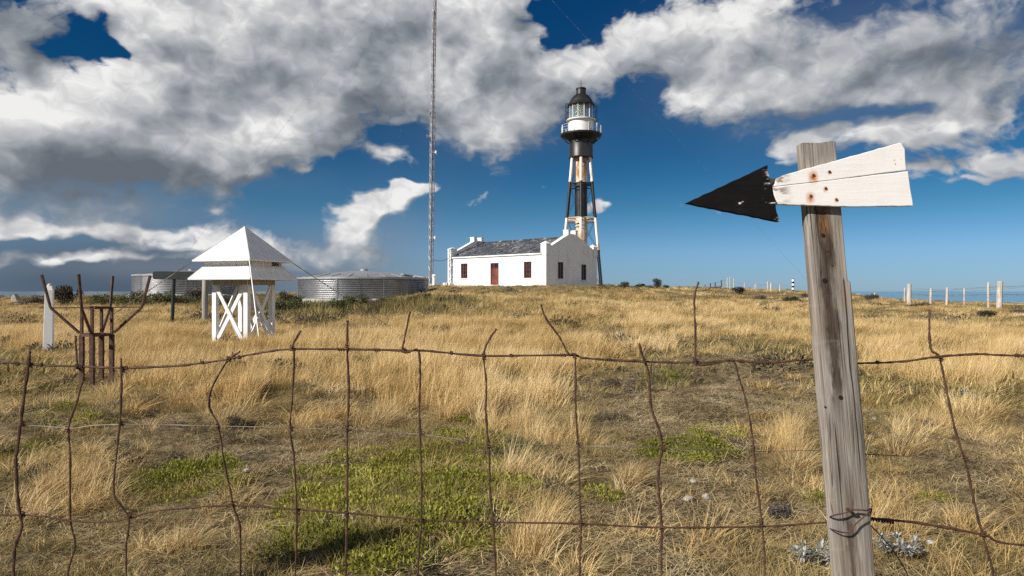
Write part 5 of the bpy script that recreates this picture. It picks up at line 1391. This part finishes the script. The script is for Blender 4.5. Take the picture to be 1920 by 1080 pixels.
def leafpad(name, n, rad, h, lw, ll, seed, mat):
    def f(r, k):
        a = r.uniform(0, 6.28, k); d = rad*np.sqrt(r.uniform(0, 1, k)); z = h*(1-(d/rad)**2)*r.uniform(.3, 1, k)
        return np.stack([d*np.cos(a), d*np.sin(a), z], -1), np.stack([np.cos(a)*.5, np.sin(a)*.5, np.full(k, .6)], -1)
    V, Fc, sh = leaves(n, f, lw, ll, seed); return bpy.data.objects.new(name, quads_mesh(name, V, Fc, sh, mat))
def straw(name, n, rad, seed, mat, lmin=.05, lmax=.16, w=.0035):
    r = np.random.default_rng(seed); a = r.uniform(0, 6.28, n); d = rad*np.sqrt(r.uniform(0, 1, n)); c = np.stack([d*np.cos(a), d*np.sin(a), r.uniform(.004, .03, n)], -1)
    t = r.uniform(0, 6.28, n); L = r.uniform(lmin, lmax, n)[:, None]; dr = np.stack([np.cos(t), np.sin(t), r.normal(0, .22, n)], -1); s = np.stack([-np.sin(t), np.cos(t), np.zeros(n)], -1)*w*.5
    V = np.stack([c-dr*L*.5-s, c-dr*L*.5+s, c+dr*L*.5+s*.6, c+dr*L*.5-s*.6], 1).reshape(-1, 3)
    return bpy.data.objects.new(name, quads_mesh(name, V, np.arange(4*n).reshape(-1, 4), np.repeat(np.clip(r.normal(.5, .28, n), 0, 1), 4), mat))
def scatter_object(name, label, cat, protos, pts, rot, scl, tint, idx):
    col = bpy.data.collections.new(name + "_tufts")
    for i, p in enumerate(protos): p.name = f"{name}_tuft_{chr(97+i)}"; col.objects.link(p)
    me = bpy.data.meshes.new(name); n = len(pts); me.vertices.add(n); me.vertices.foreach_set('co', np.asarray(pts, np.float32).ravel())
    for nm, tp, arr in (('rot', 'FLOAT_VECTOR', rot), ('scl', 'FLOAT_VECTOR', scl)):
        a = me.attributes.new(nm, tp, 'POINT'); a.data.foreach_set('vector', np.asarray(arr, np.float32).ravel())
    a = me.attributes.new('tint', 'FLOAT', 'POINT'); a.data.foreach_set('value', np.asarray(tint, np.float32))
    a = me.attributes.new('idx', 'INT', 'POINT'); a.data.foreach_set('value', np.asarray(idx, np.int32))
    o = bpy.data.objects.new(name, me); COL.objects.link(o)
    g = bpy.data.node_groups.new(name + "_scatter", 'GeometryNodeTree'); g.is_modifier = True
    g.interface.new_socket("Geometry", in_out='INPUT', socket_type='NodeSocketGeometry'); g.interface.new_socket("Geometry", in_out='OUTPUT', socket_type='NodeSocketGeometry')
    N = g.nodes.new; gi, go = N('NodeGroupInput'), N('NodeGroupOutput')
    mp = N('GeometryNodeMeshToPoints'); g.links.new(gi.outputs[0], mp.inputs[0])
    ci = N('GeometryNodeCollectionInfo'); ci.inputs[0].default_value = col; ci.inputs[1].default_value = True; ci.inputs[2].default_value = True
    ip = N('GeometryNodeInstanceOnPoints'); ip.inputs['Pick Instance'].default_value = True
    def attr(nm, tp):
        a = N('GeometryNodeInputNamedAttribute'); a.data_type = tp; a.inputs[0].default_value = nm; return a.outputs[0]
    g.links.new(mp.outputs[0], ip.inputs['Points']); g.links.new(ci.outputs[0], ip.inputs['Instance'])
    g.links.new(attr('idx', 'INT'), ip.inputs['Instance Index'])
    er = N('FunctionNodeEulerToRotation'); g.links.new(attr('rot', 'FLOAT_VECTOR'), er.inputs[0]); g.links.new(er.outputs[0], ip.inputs['Rotation'])
    g.links.new(attr('scl', 'FLOAT_VECTOR'), ip.inputs['Scale'])
    g.links.new(ip.outputs[0], go.inputs[0])
    md = o.modifiers.new("scatter", 'NODES'); md.node_group = g
    return tag(o, label, cat, kind='stuff')
def sample(n, y0, y1, power=1.0, half=.86):
    """points over the visible wedge; power 1 = even over the ground"""
    u = rng.uniform(0, 1, n); Y = (y0**(power+1) + u*(y1**(power+1)-y0**(power+1)))**(1/(power+1))
    X = rng.uniform(-1, 1, n)*(half*Y + .6); Z = H(X, Y); return X, Y, Z
def outside(X, Y):
    ok = np.ones(len(X), bool)
    for cx, cy, r in ((-13, 60, 6.35), (-35.2, 75, 6.5)): ok &= np.hypot(X-cx, Y-cy) > r
    hx = (X-HN.x)*HF.x + (Y-HN.y)*HF.y; hg = (X-HN.x)*HG.x + (Y-HN.y)*HG.y
    ok &= ~((hx > -.15) & (hx < LF+.15) & (hg > -.15) & (hg < LG+.15))
    return ok
def gather(specs, fieldfn):
    out = [[], [], [], [], []]
    for (n, y0, y1, pw, s0, s1, ids) in specs:
        X, Y, Z = sample(n, y0, y1, pw); T, Mo, B, Hh = fields(X, Y, Z); pr, hs, tn = fieldfn(X, Y, T, Mo, B, Hh)
        k = (rng.uniform(0, 1, n) < pr) & outside(X, Y)
        X, Y, Z, hs, tn = X[k], Y[k], Z[k], hs[k], tn[k]; m = len(X)
        out[0].append(np.stack([X, Y, Z-.01], -1)); out[1].append(np.stack([rng.normal(0,.10,m), rng.normal(0,.10,m), rng.uniform(-.5,.5,m) + rng.choice([0, 0, 0, 6.28*.5], m)*0 + rng.uniform(-.9, .9, m)], -1))
        s = rng.uniform(s0, s1, m); out[2].append(np.stack([s, s, s*hs], -1)); out[3].append(np.clip(tn, 0, 1)); out[4].append(rng.choice(ids, m))
    return [np.concatenate(q) for q in out]
def bank(X, Y):
    px, row = to_px(X, Y, H(X, Y)); return cover(BANK, px, row)
def build_grass():
    d = M['dry']; ol = M['olive']
    # tall golden grass (a-g near, h-j middle distance), then low tussocks (k-n near, o-q middle, r-t far)
    pr = [tuft("t", 64, .09, .16, .40, .0044, .40, .50, 100+i, d) for i in range(4)] + [tuft("t", 44, .14, .10, .26, .0042, .75, .7, 120+i, d) for i in range(3)] + \
         [tuft("t", 60, .20, .16, .40, .0095, .40, .40, 140+i, d) for i in range(3)] + \
         [tuft("t", 60, .075, .06, .17, .0046, 1.0, .85, 160+i, d, wind=(.12,.02)) for i in range(4)] + \
         [tuft("t", 70, .14, .08, .21, .0105, .95, .8, 170+i, d, wind=(.12,.02)) for i in range(3)] + [tuft("t", 64, .24, .10, .26, .024, .9, .8, 180+i, d, wind=(.12,.02)) for i in range(3)]
    def common(X, Y):
        fr = np.interp(Y, [3, 12, 30, 60, 110], [1.9, 1.6, 1.25, 1.0, .8])
        tus = sstep(.42, .64, vnoise(X*fr, Y*fr, 63)*.6 + vnoise(X*fr*2.3+7, Y*fr*2.1, 64)*.4)
        return np.clip(bank(X, Y), 0, 1), tus
    SHG = ground_at(612, 1050)
    CLEAR = [(SHG.x, SHG.y, .75), (-7.5, 18.9, 1.9), (-6.1, 10.1, .75), (-10.2, 15.0, .7), (-12.5, 25, .7), (-12.1, 27, .8)]
    def trodden(X, Y):
        k = np.ones(len(X))
        for cx, cy, r in CLEAR: k = np.minimum(k, .30 + .70*sstep(.55*r, 1.2*r, np.hypot(X-cx, (Y-cy)*.8)))
        return k
    def ff(X, Y, T, Mo, B, Hh):
        bk, tus = common(X, Y); Tz = sstep(.48, .95, T)
        p = Tz*np.clip(.08 + 1.05*tus, 0, 1)*np.clip(1 - .7*Mo - .5*B - .3*Hh, .05, 1)*(1-.8*bk)
        hs = .50 + .55*Tz*np.interp(Y, [3, 16, 24, 40], [1, 1, .55, .35]) + .22*tus + (fbm(X*1.7, Y*1.7, 61, 2)-.5)*.35
        hs = hs*trodden(X, Y); p = p*trodden(X, Y)
        tn = .52 + (fbm(X*.6, Y*.6, 71, 3)-.5)*1.0 + .14*tus + rng.normal(0, .14, len(X))
        return p, hs, tn
    def fb(X, Y, T, Mo, B, Hh):
        bk, tus = common(X, Y)
        big = sstep(.36, .62, fbm(X*.16+3, Y*.11, 66, 3)); p = (.06 + .94*tus)*np.clip(.55 + .7*T - .22*Mo - .50*B - .3*Hh, .05, 1)*(1-.8*bk)*np.where(Y < 14, .6 + .4*big, .22 + .78*big)
        hs = .62 + .5*tus + .35*T*(Y < 40) + (fbm(X*1.7, Y*1.7, 65, 2)-.5)*.5
        hs = hs*trodden(X, Y)*(.7 + .3*big); p = p*np.where(Y < 6, trodden(X, Y), 1)
        tn = .42 + (fbm(X*.45, Y*.45, 72, 3)-.5)*1.2 + .14*tus + .10*big - .12*B + rng.normal(0, .15, len(X))
        return p, hs, tn
    a = gather([(3200, 2.6, 8, 1, .65, 1.25, [0,1,2,3,4,5,6]), (26000, 8, 24, 1, .8, 1.3, [0,1,2,7,8,9]), (9000, 22, 45, 1, .8, 1.3, [7,8,9])], ff)
    c = gather([(6500, 2.6, 9, 1, .5, 1.5, [10,11,12,13,10,11,5]), (17000, 8, 28, 1, .7, 1.5, [10,11,14,15,16]), (24000, 26, 60, .8, .7, 1.6, [14,15,16]), (18000, 50, 112, .5, .6, 1.5, [17,18,19])], fb)
    scatter_object("dry_grass", "tall dry golden grass in dense tufts over the slope", "grass", pr, *[np.concatenate([q, r]) for q, r in zip(a, c)])
    # short dull turf everywhere else
    pr = [tuft("t", 60, .12, .04, .12, .0038, .9, .6, 200+i, ol) for i in range(3)] + [tuft("t", 50, .40, .05, .14, .016, .8, .6, 220+i, ol) for i in range(3)]
    def fo(X, Y, T, Mo, B, Hh):
        p = np.clip(.46 - .45*B + .25*T + .15*Mo, .05, 1)*(.35 + .65*sstep(.40, .60, fbm(X*.9, Y*.9, 83, 3))); tn = .46 + (fbm(X*1.1, Y*1.1, 81, 3)-.5)*1.3 - .25*Mo + .20*np.clip(T,0,1) - .16*sstep(20, 45, Y) + rng.normal(0, .12, len(X))
        bk = np.clip(bank(X, Y), 0, 1); p = np.clip(p + bk, 0, 1)
        return p, .7 + rng.uniform(0, .7, len(X)) + 2.2*bk*rng.uniform(.3, 1, len(X)), tn - .34*bk
    a = gather([(6500, 2.6, 10, 1, .8, 1.5, [0,1,2]), (9000, 9, 30, .8, 1.0, 1.8, [0,3,4,5]), (12000, 28, 108, .4, 1.0, 2.2, [3,4,5])], fo)
    scatter_object("short_grass", "short dull olive and straw turf between the tall tufts", "grass", pr, *a)
    # moss
    pr = [leafpad("t", 260, .13, .035, .0042, .016, 300+i, M['mossleaf']) for i in range(3)]
    def fm(X, Y, T, Mo, B, Hh):
        return np.clip((Mo-.24)*1.5, 0, .9), .7 + rng.uniform(0, .9, len(X)), .48 + (fbm(X*1.5, Y*1.5, 91, 3)-.5)*1.2 + rng.normal(0, .10, len(X))
    a = gather([(6500, 2.6, 9, 1, .4, 1.7, [0,1,2]), (3500, 9, 20, 1, .8, 1.6, [0,1,2])], fm)
    scatter_object("moss", "bright green moss and cushion plants in patches of turf", "moss", pr, *a)
    # bleached straw, dead leaves and twigs lying on the soil
    pr = [straw("t", 46, .20, 400+i, M['litter']) for i in range(3)] + [straw("t", 30, .16, 420+i, M['heath'], .03, .10, .005) for i in range(2)]
    def fl(X, Y, T, Mo, B, Hh):
        return np.clip(.55 + .4*B - .3*Mo, .05, 1), np.ones(len(X)), .52 + rng.normal(0, .2, len(X))
    a = gather([(8000, 2.6, 11, 1, .7, 1.3, [0,1,2,0,1,2,3,4]), (5000, 11, 24, 1, .9, 1.6, [0,1,2,4])], fl)
    scatter_object("straw_litter", "bleached straw and dead twigs lying on bare soil", "litter", pr, *a)
    # pebbles
    pr = []
    for i in range(3):
        bm = bmesh.new(); bmesh.ops.create_icosphere(bm, subdivisions=2, radius=.018)
        for v in bm.verts: v.co *= 1 + .35*(float(vnoise(np.array([v.co.x*90+i*7]), np.array([v.co.y*90+v.co.z*60]), 3+i)[0])-.5); v.co.z *= .65
        me = bpy.data.meshes.new("t"); bm.to_mesh(me); bm.free(); me.materials.append(M['stone']); pr.append(bpy.data.objects.new("t", me))
    def fp(X, Y, T, Mo, B, Hh):
        return np.clip(B*.9 - .2*Mo, .02, 1), np.ones(len(X)), rng.uniform(0, 1, len(X))
    a = gather([(1500, 2.6, 12, 1, .25, 1.0, [0,1,2]), (900, 10, 26, 1, .5, 1.7, [0,1,2])], fp)
    scatter_object("gravel", "small pale pebbles strewn over the bare soil", "gravel", pr, *a)
    # dark heath, some of it put where shade falls along the bank
    pr = [leafpad("t", 210, .14, .10, .004, .03, 500+i, M['heath']) for i in range(3)] + [leafpad("t", 160, .42, .22, .015, .09, 520+i, M['heath']) for i in range(2)]
    def fh(X, Y, T, Mo, B, Hh):
        return np.clip((Hh-.20)*1.35, 0, 1)*.85, .6 + rng.uniform(0, .9, len(X)), .50 + rng.normal(0, .2, len(X))
    a = gather([(5200, 2.6, 12, 1, .5, 1.2, [0,1,2]), (6000, 11, 30, 1, .6, 1.3, [0,1,2,3]), (6500, 28, 105, .5, .6, 1.4, [3,4])], fh)
    scatter_object("heath", "low dark heath among the dry grass, also standing in for bank shade", "heath", pr, *a)
build_grass()
def build_tussocks():
    heroes = [("big dry tussock leaning right at the edge of the bright moss above the lower wire",962,902,95,62,1),("dry tussock spilling over the lower wire below the big mossy edge tussock",985,1030,110,80,2),("rounded golden tussock shading a dark clump behind the curved stay",425,800,105,60,3),
      ("straw tussock standing between the two leftmost wire stays",95,925,90,70,4),("pale tussock low in the frame right of the bent short stay",345,1030,100,70,5),("golden tussock at the left foot of the arrow post below the middle wire",1490,880,90,60,6),
      ("golden tussock close to the right of the arrow post at middle wire height",1690,850,95,60,7),("dry tussock under the right end of the lower fence wire",1800,985,80,50,8),("thin tussock in the open soil between two straight stays",1180,905,70,50,9),("wide golden tussock at the lower edge of the tall grass",700,800,120,70,10)]
    m = mat_leaf("tussock_blades", [(.05, (.15,.095,.038)), (.4, (.45,.31,.125)), (.7, (.68,.51,.25)), (.95, (.80,.67,.42))], .3)
    for lab, px, row, w, h, sd in heroes:
        c = ground_at(px, row); s = w/F*c.y; hh = h/F*c.y
        o = tuft("grass_tussock", 420, s*.30, hh*.55, hh*1.15, .0046, .62, .75, 900+sd, m, wind=(.30, .02), segs=4)
        o.location = (c.x, c.y, c.z-.02); COL.objects.link(o); tag(o, lab, "grass tussock", "large dry tussocks near the fence")
build_tussocks()
